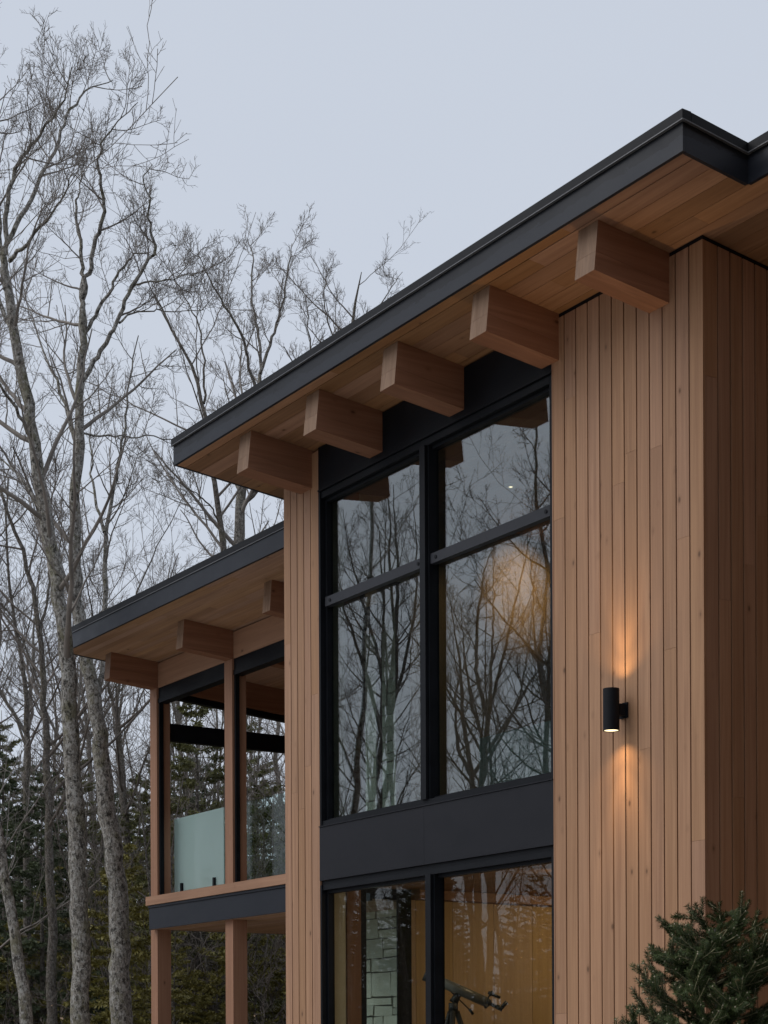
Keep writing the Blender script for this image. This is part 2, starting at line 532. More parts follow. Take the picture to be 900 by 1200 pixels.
# spandrel panel in two sheets
w = MB(); w.box(uW + 0.001, uM - 0.042, -0.006, 0.03, zspb + 0.045, zsill - 0.012); w.box(uM - 0.040, uL - 0.0, -0.006, 0.03, zspb + 0.045, zsill - 0.012)
w.box(uW + 0.001, uL, -0.016, 0.03, zsill - 0.010, zsill - 0.001)
sp = w.build('spandrel', M['spandrel'], house, 0.003)
w = MB(); w.box(uW + 0.001, uL - 0.001, 0.020, 0.10, zspb + 0.002, zspb + 0.043); w.build('shadow_gap', M['black'], sp)
# black header above the window, set between the beams
w = MB(); w.box(uW + 0.001, uL, 0.0, 0.10, zhead + 0.022, sof(0.10) - 0.003)
w.box(uW + 0.001, uL, -0.012, 0.10, zhead + 0.003, zhead + 0.020)
w.build('header_panel', M['black'], house, 0.003)

# ---- rooms of the tower
uI = 6.0                          # inner face of the left wall
w = MB(); w.box(0.29, uI, 0.302, VB, zspb + 0.10, zsill - 0.03); slab = w.build('upper_floor', M['floor'], house)
w = MB(); w.box(0.02, uC - 0.03, 0.31, VB, zfl - 0.2, zfl); w.build('lower_floor', M['floor'], house)
w = MB()
v = 0.135
while v < VB:
    w.box(0.29, uI - 0.001, v, min(v + 0.132, VB), zspb + 0.06, zspb + 0.098); v += 0.1355
w.build('room_ceiling', M['ceil'], house, 0.002)
w = MB(); w.box(0.29, 8.0, VB, VB + 0.2, zfl, sof(VB) - 0.01); w.build('back_wall', M['panel'], house)
w = MB(); w.box(0.2805, 0.288, 0.31, VB, zfl, sof(VB)); w.build('lining', M['panel'], wall_side)
# left wall, both storeys: plaster, post, opening with a view of the chimney, black frame, wood panels
for z0, z1, nm in ((zfl, zspb + 0.055, 'low'), (zsill - 0.028, sof(1.6) - 0.02, 'up')):
    w = MB(); w.box(uI, uI + 0.12, 0.305, 0.632, z0, z1); w.build('plaster_wall', M['cream'], house)
    w = MB(); w.box(uI - 0.02, uI + 0.10, 0.634, 0.806, z0, z1); w.build('inner_post', M['post'], house, 0.004)
    w = MB()
    if nm == 'up':
        zt_ = z1; z1 = 4.95
        pl = MB(); pl.box(uI, uI + 0.12, 0.808, 1.46, z1 + 0.002, zt_); pl.build('plaster_wall', M['cream'], house)
    w.box(uI + 0.0, uI + 0.02, 0.808, 0.885, z0, z1); w.box(uI, uI + 0.02, 1.281, 1.46, z0, z1)
    w.box(uI + 0.0, uI + 0.02, 0.8855, 1.2805, z1 - 0.05, z1); w.box(uI, uI + 0.02, 0.8855, 1.2805, z0, z0 + 0.05)
    fr = w.build('side_window', M['black'], house, 0.003)
    MB().box(uI + 0.0205, uI + 0.027, 0.88, 1.29, z0 + 0.02, z1 - 0.02).build('pane', M['rail2'], fr)
    if nm == 'up': z1 = zt_
    w = MB(); v = 1.462
    zz = z1 - (0.10 if nm == 'low' else 0)
    for vv in (1.52, 2.009, 2.567, 3.107, 3.66, 4.2, 4.75, 5.3, VB - 0.005):
        w.box(uI, uI + 0.03, v, vv - 0.005, z0, zz, None if nm == 'low' else (lambda q: -TA * max(0, q - 1.6)))
        v = vv
    pw = w.build('panel_wall', M['panel'], house, 0.003)
    MB().box(uI + 0.032, uI + 0.12, 1.462, VB, z0, sof(VB) - 0.03 if nm == 'up' else z1).build('wall_core', M['dark'], pw)
    if nm == 'low':
        w = MB(); w.box(uI - 0.16, uI + 0.03, 1.462, VB - 0.01, z1 - 0.098, z1); w.build('ceiling_beam', M['ceil'], house, 0.004)

# ---- porch wing
k = 1.09
vL, zdt, zdw, zdb = 1.124, 1.981, 1.867, 1.552
lzbb, lzbt, LTA = 4.742, 5.088, 0.081
lvf, lzft, lzfb, luE = 0.0146, 5.442, 5.181, 11.958
lbu = [11.4556, 9.3716, 7.2550]
LB = 0.1674; LQ = 0.196; lvend = 0.45
VP = 4.6
def lsof(v): return lzbt - LTA * (v - vL)
proof = MB().box(uC + 0.002, luE - 0.03, lvf + 0.035, VP + 0.6, 0.024, 0.2, lsof).build('porch_roof', M['roofing'], house)
w = MB(); v = lvf + 0.012
while v < VP + 0.45:
    cuts = [uC + 0.003]; x = uC + rs.uniform(0.6, 2.2)
    while x < luE - 0.6: cuts.append(x); x += rs.uniform(1.6, 3.0)
    cuts.append(luE - 0.012)
    for a, b in zip(cuts[:-1], cuts[1:]):
        w.box(a, b - 0.001, v, v + 0.0885, 0.0, 0.022, lsof)
    v += 0.090
w.build('soffit', M['psoffit'], proof, 0.0015)
lse = lzfb + 0.187
w = MB(); w.box(uC + 0.001, luE, lvf, lvf + 0.03, lzfb - 0.010, lse); w.box(luE - 0.03, luE, lvf + 0.031, VP + .6, lzfb - 0.010, lse, lambda q: -LTA * (q - lvf))
w.build('fascia', M['fascia'], proof, 0.003)
w = MB(); w.box(uC + 0.001, luE + 0.012, lvf - 0.012, lvf + 0.06, lse + 0.004, lzft); w.box(luE - 0.05, luE + 0.012, lvf + 0.061, VP + .6, lse + 0.004, lzft, lambda q: -LTA * (q - lvf))
w.build('drip_edge', M['drip'], proof, 0.004)
w = MB(); w.box(uC + 0.001, luE + 0.014, lvf - 0.0125, lvf - 0.002, lse - 0.004, lse + 0.003); w.build('lit_drip_lip', M['lip'], proof)
for i, b in enumerate(lbu):
    w = MB(); beam_mesh(w, b, LB, vL + 0.02, lvend, lzbb, lzbt - 0.002, LTA, vL, 0.45 + 0.04 * i)
    lit_endgrain(w.build('beam', M['beam'], house, 0.005, 2))
# ceiling beams inside the porch, one over each post, and the rim beam
for b in lbu[1:]:
    w = MB(); w.box(b, b + LB, vL + 0.20, VP, lzbb + 0.06, lzbt - 0.004, lambda q: -LTA * (q - vL)); w.build('beam', M['beam'], house, 0.005)
ends = [uC + 0.004] + sorted(b for b in lbu)
w = MB()
w.box(uC + 0.003, lbu[0] + LQ, vL + 0.022, vL + LQ, lzbb, lsof(vL + LQ) - 0.003)
rim = w.build('rim_beam', M['timber_u'], house, 0.004)
w = MB(); w.box(lbu[0] + 0.0, lbu[0] + LQ - 0.01, vL + LQ + 0.002, VP, lzbb + 0.005, lzbt - 0.004, lambda q: -LTA * (q - vL)); w.build('rim_beam', M['beam'], house, 0.004)
for (u0, v0) in [(lbu[0], vL), (lbu[1], vL), (lbu[2], vL), (lbu[0], VP - LQ)]:
    w = MB(); w.box(u0, u0 + LQ, v0 + 0.001, v0 + LQ, zdt + 0.001, lzbb - 0.002 - (LTA * (v0 - vL) if v0 > 2 else 0)); w.build('post', M['post'], house, 0.006, 2)
    w = MB(); w.box(u0 + .001, u0 + LQ + .001, v0 + 0.0, v0 + LQ, GZ, zdb - 0.002); w.build('post', M['post'], house, 0.006, 2)
# black screen frames in the front bays
def bay(u0, u1):
    w = MB()
    w.box(u0, u1, vL + 0.03, vL + 0.16, lzbb - 0.135, lzbb - 0.002)
    w.box(u0, u1, vL + 0.02, vL + 0.15, lzbb - 0.20, lzbb - 0.139)
    w.box(u1 - 0.035, u1, vL + 0.03, vL + 0.085, zdt + 0.002, lzbb - 0.201)
    w.box(u0, u0 + 0.035, vL + 0.03, vL + 0.085, zdt + 0.002, lzbb - 0.201)
    w.build('screen_frame', M['black'], house, 0.003)
bay(lbu[1] + LQ + 0.001, lbu[0] - 0.001); bay(lbu[2] + LQ + 0.001, lbu[1] - 0.001); bay(uC + 0.003, lbu[2] - 0.001)
# end wall frame
e0 = lbu[0] + 0.06
w = MB()
w.box(e0, e0 + 0.1, vL + LQ + 0.003, VP - LQ, lzbb - 0.075, lzbb - 0.001, lambda q: -LTA * (q - vL))
w.box(e0, e0 + 0.1, vL + LQ + 0.003, VP - LQ, 4.075, 4.305)
w.build('screen_frame', M['black'], house, 0.003)
MB().box(uC + 0.01, lbu[0] + LQ, VP + 0.001, VP + 0.2, GZ, lsof(VP + .2) - 0.02).build('porch_back_wall', M['clad'], house)
# deck
w = MB()
w.box(uC + 0.004, 11.575, 1.0096, 1.33, zdw, zdt); deck = w.build('deck', M['timber_u'], house, 0.004)
w = MB(); v = 1.332
while v < VP - 0.1:
    w.box(uC + 0.12, 11.6, v, v + 0.134, zdt - 0.03, zdt); v += 0.14
w.build('deck_boards', M['timber_u'], deck, 0.002)
w = MB(); w.box(uC + 0.004, 11.545, 1.045, 1.075, zdb, zdw - 0.035); w.box(11.515, 11.545, 1.077, VP, zdb, zdw - 0.003); w.box(uC + 0.004, 11.55, 1.030, 1.075, zdw - 0.033, zdw - 0.003)
w.build('band', M['fascia'], deck, 0.003)
w = MB(); w.box(uC + 0.12, 11.51, 1.08, VP, zdb + 0.022, zdw - 0.005); w.build('deck_core', M['dark'], deck)
w = MB(); v = 1.078
while v < VP - 0.1:
    w.box(uC + 0.004, 11.513, v, v + 0.0875, zdb, zdb + 0.02); v += 0.09
w.build('deck_soffit', M['psoffit'], deck, 0.002)

# stone chimney on the porch, stones laid as separate blocks
def stone_mat():
    t = NT('chimney_stone')
    rnd = t.n('NewGeometry').outputs['Random Per Island']
    n1 = t.noise(t.coords(), 9, 6, 0.65)
    c = t.mix(rnd, (0.36, 0.38, 0.34), (0.66, 0.67, 0.60))
    c = t.mix(t.ramp(n1, 0.35, 0.7, 0, 0.5), c, (0.44, 0.40, 0.32))
    return t.bsdf(c, 0.85, n1, 0.5, 0.02)
cu0, cu1, cv0, cv1 = 6.95, 8.3, 1.95, 3.1
ch = MB().box(cu0 + 0.03, cu1 - 0.03, cv0 + 0.03, cv1 - 0.03, GZ, lsof(2.0) - 0.06).build('chimney', plain('chimney_mortar', (0.2, 0.19, 0.17), 0.9), house)
rk = random.Random(12)
w = MB()
def stones(a0, a1, put):
    z = GZ + 0.1
    while z < lsof(2.0) - 0.12:
        h = rk.uniform(0.12, 0.32)
        h = min(h, lsof(2.0) - 0.07 - z)
        a = a0
        while a < a1 - 0.01:
            L = rk.uniform(0.16, 0.46)
            if a1 - a - L < 0.12: L = a1 - a
            if rk.random() < 0.35 and h > 0.2:
                q = h * rk.uniform(0.4, 0.6)
                put(a, a + L - 0.016, z, z + q - 0.014, rk.uniform(0, 0.02)); put(a, a + L - 0.016, z + q, z + h - 0.014, rk.uniform(0, 0.02))
            else:
                put(a, a + L - 0.016, z, z + h - 0.014, rk.uniform(0, 0.025))
            a += L
        z += h
def j(): return rk.uniform(-0.011, 0.011)
def put_front(a, b, c, d, e):
    q = cv0 - e
    w.hexa([(q, a + j(), c + j()), (cv0 + .031, a, c), (cv0 + .031, b, c), (q, b + j(), c + j()), (q, a + j(), d + j()), (cv0 + .031, a, d), (cv0 + .031, b, d), (q, b + j(), d + j())])
def put_side(a, b, c, d, e):
    q = cu0 - e
    w.hexa([(a + j(), q, c + j()), (b + j(), q, c + j()), (b, cu0 + .031, c), (a, cu0 + .031, c), (a + j(), q, d + j()), (b + j(), q, d + j()), (b, cu0 + .031, d), (a, cu0 + .031, d)])
stones(cu0, cu1, put_front); stones(cv0 + 0.035, cv1, put_side)
w.build('stonework', stone_mat(), ch, 0.008)

# ------------------------------------------------------------------ things at the house
def hthing(name, label, cat, group=None):
    o = empty(name, (AX, AY, 0), TH)
    return tag(o, label, cat, group)

# glass guards of the porch
rg = 'glass guards along the porch edge'
def guard(u0, u1, mat, label, name='glass_guard', v0=1.40, z0=2.06, z1=3.03, group=rg, nclip=2):
    r = hthing(name, label, 'glass guard', group)
    MB().box(u0, u1, v0, v0 + 0.013, z0, z1).build('pane', mat, r, 0.003)
    n = nclip
    for i in range(n):
        c = u0 + (u1 - u0) * ((0.17 + 0.66 * i / (n - 1)) if n > 1 else 0.5)
        w = MB(); w.box(c - 0.025, c + 0.025, v0 - 0.026, v0 - 0.002, z0 - 0.075, z0 + 0.10); w.box(c - 0.045, c + 0.045, v0 - 0.045, v0 + 0.05, z0 - 0.082, z0 - 0.0755)
        w.build('clamp', M['black'], r, 0.003)
    return r
guard(10.12, 11.50, M['rail'], 'glass guard behind the outer porch bay, sky reflection painted in pale green')
guard(7.6, 10.02, M['rail2'], 'nearly clear glass guard behind the porch bay beside the tower column')
# indoor guard seen through the tall window
guard(3.95, 5.5, M['rail3'], 'pale green glass balustrade standing indoors behind the tall upper window', 'glass_balustrade', 2.0, 2.24, 3.27, 'indoor glass', 3)

# wall lamp
lamp = hthing('wall_lamp', 'black cylinder wall lamp shining warm light up and down the cladding', 'wall lamp')
lu, lv = 0.887, -0.138
w = MB(); w.cyl((lu, lv, 2.445), (lu, lv, 2.772), 0.064, n=40, cap=False)
w.cyl((lu, lv, 2.447), (lu, lv, 2.770), 0.058, n=40, cap=False)
bm = w.bm
def ring(z, r0, r1):
    a = [bm.verts.new((lv + r0 * math.cos(t), lu + r0 * math.sin(t), z + Z0)) for t in [2 * math.pi * i / 40 for i in range(40)]]
    b = [bm.verts.new((lv + r1 * math.cos(t), lu + r1 * math.sin(t), z + Z0)) for t in [2 * math.pi * i / 40 for i in range(40)]]
    for i in range(40):
        q = (i + 1) % 40
        bm.faces.new([a[i], a[q], b[q], b[i]])
ring(2.445, 0.058, 0.064); ring(2.772, 0.058, 0.064)
w.build('lamp_body', M['black'], lamp)
w = MB(); w.box(lu - 0.032, lu + 0.032, lv + 0.060, -0.014, 2.57, 2.66); w.box(lu - 0.045, lu + 0.045, -0.014, -0.001, 2.555, 2.675)
w.build('bracket', M['black'], lamp, 0.004)
warm = (1.0, 0.60, 0.27)
for z, sgn in ((2.450, -1), (2.767, 1)):
    MB().cyl((lu, lv, z), (lu, lv, z - 0.004 * sgn), 0.0575, n=32).build('lens', emit('lamp_lens', (1.0, 0.80, 0.46), 2.2), lamp)
    for e, ang_ in ((34, 58), (13, 122)):
        ld = bpy.data.lights.new('lamp_light', 'SPOT')
        ld.energy = e; ld.color = (1.0, 0.66, 0.32); ld.spot_size = R(ang_); ld.spot_blend = 1.0; ld.shadow_soft_size = 0.02
        lo = bpy.data.objects.new('lamp_light', ld); COL.objects.link(lo)
        lo.parent = lamp; lo.location = (lv, lu, z + 0.006 * sgn + Z0)
        if sgn > 0: lo.rotation_euler = (math.pi, 0, 0)

# telescope in the lower room
tel = empty('telescope', tuple(hw(4.1, 1.05, zfl)))
tag(tel, 'small telescope on a black tripod behind the lower right window pane', 'telescope')
tm = metal('telescope_tube', (0.11, 0.105, 0.09), 0.4); tb = metal('telescope_black', (0.012, 0.012, 0.012), 0.5)
def wt(name, segs, mat, n=20):
    """tapered tubes in metres, world-parallel axes, relative to the telescope foot"""
    bm = bmesh.new()
    for p0, p1, r0, r1 in segs:
        p0, p1 = Vector(p0), Vector(p1)
        d = (p1 - p0).normalized(); a = d.orthogonal().normalized(); b = d.cross(a)
        A = [bm.verts.new(p0 + (a * math.cos(t) + b * math.sin(t)) * r0) for t in [2 * math.pi * i / n for i in range(n)]]
        B = [bm.verts.new(p1 + (a * math.cos(t) + b * math.sin(t)) * r1) for t in [2 * math.pi * i / n for i in range(n)]]
        for i in range(n):
            bm.faces.new([A[i], A[(i + 1) % n], B[(i + 1) % n], B[i]]).smooth = True
        bm.faces.new(A[::-1]); bm.faces.new(B)
    me = bpy.data.meshes.new(name); bm.to_mesh(me); bm.free()
    return link(name, me, mat, tel)
T = Vector((-0.27, 0, 1.55))
ax = Vector((0.885, -0.05, -0.40)).normalized()
up = Vector((0.40, 0, 0.885)).normalized()
A_, B_ = T - ax * 0.30, T + ax * 0.28
tube = wt('tube', [(A_, B_, 0.054, 0.054)], tm)
wt('dew_shield', [(A_ - ax * 0.13, A_, 0.064, 0.064)], tb)
wt('focuser', [(B_, B_ + ax * 0.05, 0.054, 0.032), (B_ + ax * 0.05, B_ + ax * 0.13, 0.02, 0.02), (B_ + ax * 0.02 - up * 0.05, B_ + ax * 0.02 - up * 0.03 + Vector((0, -0.05, 0)), 0.018, 0.018)], tb)
wt('eyepiece', [(B_ + ax * 0.12, B_ + ax * 0.19, 0.026, 0.026), (B_ + ax * 0.17, B_ + ax * 0.20 + up * 0.09, 0.022, 0.02)], tb)
wt('finder_scope', [(B_ - ax * 0.02 + up * 0.10, B_ + ax * 0.12 + up * 0.10, 0.018, 0.015), (B_ + ax * 0.0 + up * 0.03, B_ + ax * 0.01 + up * 0.1, 0.008, 0.008), (B_ + up * .085 - ax * .0, B_ + ax * 0.03 + up * .125, 0.024, 0.024)], tb)
hub = T - ax * 0.03 - up * 0.15
wt('mount', [(T - ax * 0.02 - up * 0.04, hub, 0.035, 0.05), (hub, hub - Vector((0, 0, 0.10)), 0.05, 0.05), (T - up * 0.05 - ax * .1, T + ax * 0.17 - up * 0.15, 0.007, 0.007), (T + ax * 0.15 - up * 0.14, T + ax * 0.21 - up * 0.175, 0.014, 0.014)], tb)
for a in (20, 140, 260):
    d = Vector((math.cos(R(a)), math.sin(R(a)), 0))
    h0 = hub - Vector((0, 0, 0.09)) + d * 0.04
    h1 = d * 0.5 + Vector((hub.x, hub.y, 0.0))
    wt('leg', [(h0, h0.lerp(h1, 0.55), 0.03, 0.028), (h0.lerp(h1, 0.5), h1, 0.018, 0.018)], tb, 10)
sc_t = 0.92
tel.scale = (sc_t, sc_t, sc_t)

# recessed ceiling lights of the rooms, with their lamps
def downlight(u, v, z, energy, label, spot=95, lens=6.0, tilt=None, col=(1.0, 0.73, 0.42)):
    r = hthing('ceiling_light', label, 'ceiling light', 'recessed ceiling lights')
    MB().cyl((u, v, z - 0.012), (u, v, z + 0.02), 0.065, n=24).build('trim_ring', M['cream'], r)
    MB().cyl((u, v, z - 0.014), (u, v, z - 0.0122), 0.02, n=20).build('lens', emit('downlight_lens', (1.0, 0.78, 0.5), lens), r)
    ld = bpy.data.lights.new('downlight', 'SPOT'); ld.energy = energy; ld.color = col; ld.spot_size = R(spot); ld.spot_blend = 1.0; ld.shadow_soft_size = 0.05
    lo = bpy.data.objects.new('downlight', ld); COL.objects.link(lo); lo.parent = r; lo.location = (v, u, z - 0.03 + Z0)
    if tilt: lo.rotation_euler = tilt
    return r
zc = zspb + 0.06
downlight(4.3, 3.75, zc, 62, 'round ceiling light over the wood wall of the lower room', 150, 6.0, (R(48), 0, 0))
downlight(4.5, 4.9, zc, 32, 'second round ceiling light farther back in the lower room', 150, 6.0, (R(48), 0, 0))
downlight(3.3, 1.5, zc, 46, 'round ceiling light over the telescope', 160, 6.0, (R(40), 0, 0))
downlight(4.9, 1.98, sof(1.98), 18, 'small bright round light in the upper room ceiling above the transom', 62, 3.0, (R(34), 0, 0))
downlight(4.7, 2.95, sof(2.95), 150, 'round light in the upper room ceiling deeper inside', 50, 4.0, (R(66), 0, 0), (1.0, 0.60, 0.24))

# ------------------------------------------------------------------ ground
def gh(x, y):
    x = np.asarray(x, float); y = np.asarray(y, float)
    s = np.clip((y - 25) / 45.0, 0, 1.6)
    h = 3.6 * s * s * (3 - 1.25 * s) * 0.55
    h = h + 0.16 * np.sin(x * 0.21 + y * 0.13) * np.clip((y - 22) / 10, 0, 1) + 0.10 * np.sin(x * 0.53 - y * 0.37) * np.clip((y - 22) / 10, 0, 1)
    return h
xs = np.concatenate([np.linspace(-400, -70, 12), np.linspace(-60, 60, 91), np.linspace(70, 400, 12)])
ys = np.concatenate([np.linspace(-300, -30, 12), np.linspace(-25, 110, 101), np.linspace(120, 500, 14)])
XX, YY = np.meshgrid(xs, ys)
GV_ = np.stack([XX, YY, gh(XX, YY)], -1).reshape(-1, 3)
nx = len(xs); ny = len(ys)
idx = np.arange(nx * ny).reshape(ny, nx)
q = np.stack([idx[:-1, :-1], idx[:-1, 1:], idx[1:, 1:], idx[1:, :-1]], -1).reshape(-1, 4)
def ground_mat():
    t = NT('forest_floor')
    a = t.noise(t.coords(), 0.5, 6, 0.65); b = t.noise(t.coords(), 9, 6, 0.7); c3 = t.noise(t.coords(), 40, 4, 0.7)
    c = t.mix(t.ramp(b, 0.35, 0.65), (0.045, 0.03, 0.018), (0.16, 0.105, 0.062))
    c = t.mix(t.ramp(c3, 0.55, 0.75, 0, 0.6), c, (0.24, 0.17, 0.11))
    c = t.mix(t.ramp(a, 0.5, 0.62, 0, 0.75), c, (0.035, 0.04, 0.012))
    return t.bsdf(c, 0.95, b, 0.8, 0.08, 0.1)
g = link('ground', np_mesh('ground', GV_, [q]), ground_mat())
tag(g, 'forest floor of fallen leaves and moss rising behind the house', None, None, 'structure')

def bounce_mat():
    t = NT('bounce_gravel')
    v = t.n('TexVoronoi', Scale=38.0); t.l(t.coords(), v.inputs['Vector'])
    b = t.noise(t.coords(), 0.6, 5, 0.6)
    c = t.mix(v.outputs['Distance'], (0.56, 0.53, 0.48), (0.30, 0.28, 0.25))
    c = t.mix(t.ramp(b, 0.4, 0.7, 0, 0.35), c, (0.34, 0.30, 0.25))
    return t.bsdf(c, 0.9, v.outputs['Distance'], 0.6, 0.02)
na = 72  # added surface below the view, throws light up under eaves and beams
ang = np.arange(na) * 2 * np.pi / na
rr = 13.5 + 1.2 * np.sin(ang * 3 + 1) + 0.6 * np.sin(ang * 7)
vv = np.concatenate([[[-12.0, 13.0, 0.03]], np.stack([-12.0 + rr * np.cos(ang) * 1.12, 13.0 + rr * np.sin(ang), np.full(na, 0.03)], -1)])
ff = np.stack([np.zeros(na, int), 1 + np.arange(na), 1 + (np.arange(na) + 1) % na], -1)
tag(link('bounce_yard', np_mesh('bounce_yard', vv, [ff], False), bounce_mat()), 'unseen pale gravel added in front of the house to bounce light up', None, None, 'structure')

# ------------------------------------------------------------------ trees
rng = np.random.default_rng(11)


def nrm(a):
    return a / np.maximum(np.linalg.norm(a, axis=-1, keepdims=True), 1e-9)


def tubes(batches):
    """batches: list of (P (m,n,3), Rad (m,n), sides) -> verts, quads"""
    VS, FS, base = [], [], 0
    for P, Rd, kk in batches:
        m, n, _ = P.shape
        if m == 0: continue
        Tn = np.empty_like(P)
        Tn[:, 1:-1] = P[:, 2:] - P[:, :-2]; Tn[:, 0] = P[:, 1] - P[:, 0]; Tn[:, -1] = P[:, -1] - P[:, -2]
        Tn = nrm(Tn)
        ref = np.where(np.abs(nrm(P[:, -1] - P[:, 0])[:, 2:3]) > 0.8, np.array([[1.0, 0.13, 0]]), np.array([[0, 0.1, 1.0]]))[:, None, :]
        A = nrm(np.cross(Tn, np.broadcast_to(ref, Tn.shape))); B = np.cross(Tn, A)
        ang = np.arange(kk) * 2 * np.pi / kk
        V = P[:, :, None, :] + Rd[:, :, None, None] * (A[:, :, None, :] * np.cos(ang)[None, None, :, None] + B[:, :, None, :] * np.sin(ang)[None, None, :, None])
        VS.append(V.reshape(-1, 3))
        i = np.arange(m * n * kk).reshape(m, n, kk) + base
        nx_ = np.roll(i, -1, 2)
        FS.append(np.stack([i[:, :-1], nx_[:, :-1], nx_[:, 1:], i[:, 1:]], -1).reshape(-1, 4))
        base += m * n * kk
    return np.concatenate(VS), FS


def grow(start, dirs, lens, rads, n, wander, trop, tip=0.35, tipmin=0.003, zig=0.0):
    m = len(start)
    P = np.empty((m, n, 3)); P[:, 0] = start
    d = nrm(dirs); st = (lens / (n - 1))[:, None]
    z = rng.normal(size=(m, 3)) * zig
    for i in range(1, n):
        z = -z * 0.7 + rng.normal(size=(m, 3)) * zig
        d = nrm(d + rng.normal(size=(m, 3)) * wander + z + np.array([0, 0, trop]))
        P[:, i] = P[:, i - 1] + d * st
    t = np.linspace(0, 1, n)[None]
    Rd = np.maximum(rads[:, None] * (1 - (1 - tip) * t ** 0.9), tipmin)
    return P, Rd


def spawn(P, Rd, per, t0, t1, a0, a1, l0, l1, rr, taper=0.55, drop=0.0, rmin=0.003, upbias=0.0):
    """per children per polyline"""
    m, n, _ = P.shape
    L = np.linalg.norm(np.diff(P, axis=1), axis=2).sum(1)
    t = (np.arange(per)[None] + rng.uniform(0.1, 0.9, (m, per))) / per
    t = t0 + (t1 - t0) * t
    f = t * (n - 1); i = np.clip(f.astype(int), 0, n - 2); fr = (f - i)[..., None]
    mm = np.arange(m)[:, None]
    S = P[mm, i] * (1 - fr) + P[mm, i + 1] * fr
    Tn = nrm(P[mm, i + 1] - P[mm, i])
    rp = Rd[mm, i] * (1 - fr[..., 0]) + Rd[mm, i + 1] * fr[..., 0]
    ref = nrm(rng.normal(size=Tn.shape) + np.array([0, 0, upbias]))
    A = nrm(ref - Tn * (ref * Tn).sum(-1, keepdims=True))
    ang = rng.uniform(a0, a1, t.shape)[..., None]
    D = Tn * np.cos(ang) + A * np.sin(ang)
    ln = L[:, None] * rng.uniform(l0, l1, t.shape) * (1 - taper * t)
    rd = np.maximum(np.minimum(rp * rr, ln * 0.012 + 0.002), rmin)
    keep = rng.random(t.shape) >= drop
    return S[keep], D[keep], ln[keep], rd[keep]


def resample(pts, n):
    pts = np.asarray(pts, float)
    d = np.concatenate([[0], np.cumsum(np.linalg.norm(np.diff(pts[:, :3], axis=0), axis=1))])
    s = np.linspace(0, d[-1], n)
    # smooth interpolation by two passes of averaging on a dense polyline
    o = np.stack([np.interp(s, d, pts[:, k_]) for k_ in range(pts.shape[1])], -1)
    for _ in range(2):
        o[1:-1] = 0.25 * o[:-2] + 0.5 * o[1:-1] + 0.25 * o[2:]
    return o


def crown_from(stems, dens=1.0, fine=1.0, lscale=1.0, twig=0.0042):
    """stems: list of (pts n x 3, radii n, limb count, first limb); returns the batches of all that grows from them"""
    out = []
    S1 = []
    for P, Rd, cnt, t0 in stems:
        if cnt:
            S1.append(spawn(P[None], Rd[None], cnt, t0, 0.99, 0.6, 1.1, 0.30, 0.54, 0.5, 0.5, 0.0, 0.007, 0.5))
    S = [np.concatenate(x) for x in zip(*S1)]
    S[2] = np.clip(S[2] * lscale, 0.7, 4.0)
    P1, R1 = grow(*S, 12, 0.05, 0.035, 0.25, twig, 0.06)
    out.append((P1, R1, 6))
    S = list(spawn(P1, R1, max(1, int(round(9.5 * dens))), 0.15, 0.99, 0.55, 1.0, 0.26, 0.50, 0.6, 0.45, 0.08, 0.004, 0.35))
    S[2] = np.clip(S[2], 0.24, 1.4)
    P2, R2 = grow(*S, 8, 0.04, 0.05, 0.35, twig * 0.8, 0.08)
    out.append((P2, R2, 4))
    S = list(spawn(P2, R2, max(1, int(round(6.0 * dens))), 0.2, 0.99, 0.55, 1.0, 0.28, 0.52, 0.65, 0.4, 0.1, twig * 0.8, 0.3))
    S[2] = np.clip(S[2], 0.12, 0.55)
    P3, R3 = grow(*S, 5, 0.05, 0.05, 0.6, twig * 0.6, 0.08)
    out.append((P3, R3, 3))
    S = list(spawn(P3, R3, max(1, int(round(3.4 * fine))), 0.3, 0.98, 0.5, 0.85, 0.35, 0.6, 0.75, 0.4, 0.15, twig * 0.6, 0.2))
    S[2] = np.clip(S[2], 0.06, 0.24)
    P4, R4 = grow(*S, 3, 0.05, 0.04, 0.7, twig * 0.45, 0.05)
    out.append((P4, R4, 3))
    return out


BARK = [bark_mat('bark_lichen', (0.25, 0.232, 0.205), 0.75, 0.8, 0.9), bark_mat('bark_grey', (0.17, 0.153, 0.134), 0.4, 0.55, 1.0), bark_mat('bark_brown', (0.13, 0.112, 0.094), 0.25, 0.5, 1.0)]
TWIG = [plain('twig_grey', (0.20, 0.178, 0.158), 0.85, 0.35, 3.0), plain('twig_brown', (0.125, 0.105, 0.09), 0.85, 0.35, 3.0)]


def make_tree(name, stems, bark, twig, label, cat='tree', group=None, dens=1.0, fine=1.0, lscale=1.0, tw=0.0042, base=None, sides=12):
    """stems: list of dict(p=[(x,y,z,r)...], n=limb count, t0) in world coords"""
    b0 = np.array(stems[0]['p'][0][:3], float) if base is None else np.array(base, float)
    tr, st = [], []
    for s in stems:
        a = resample(s['p'], max(10, int(len(s['p']) * 4)))
        P = a[:, :3] - b0; Rd = a[:, 3]
        big = Rd[0] > 0.08
        P[1:-1] += rng.normal(size=(len(P) - 2, 3)) * 0.015
        Rd = Rd * (1 + rng.normal(size=len(Rd)) * 0.018)
        tr.append((P[None], Rd[None], sides if big else 8))
        st.append((P, Rd, s.get('n', 6), s.get('t0', 0.3)))
    root = empty(name, tuple(b0))
    tag(root, label, cat, group)
    V, F = tubes(tr); link('trunk', np_mesh('trunk', V, F), bark, root)
    V, F = tubes(crown_from(st, dens, fine=fine, lscale=lscale, twig=tw)); link('crown', np_mesh('crown', V, F), twig, root)
    return root


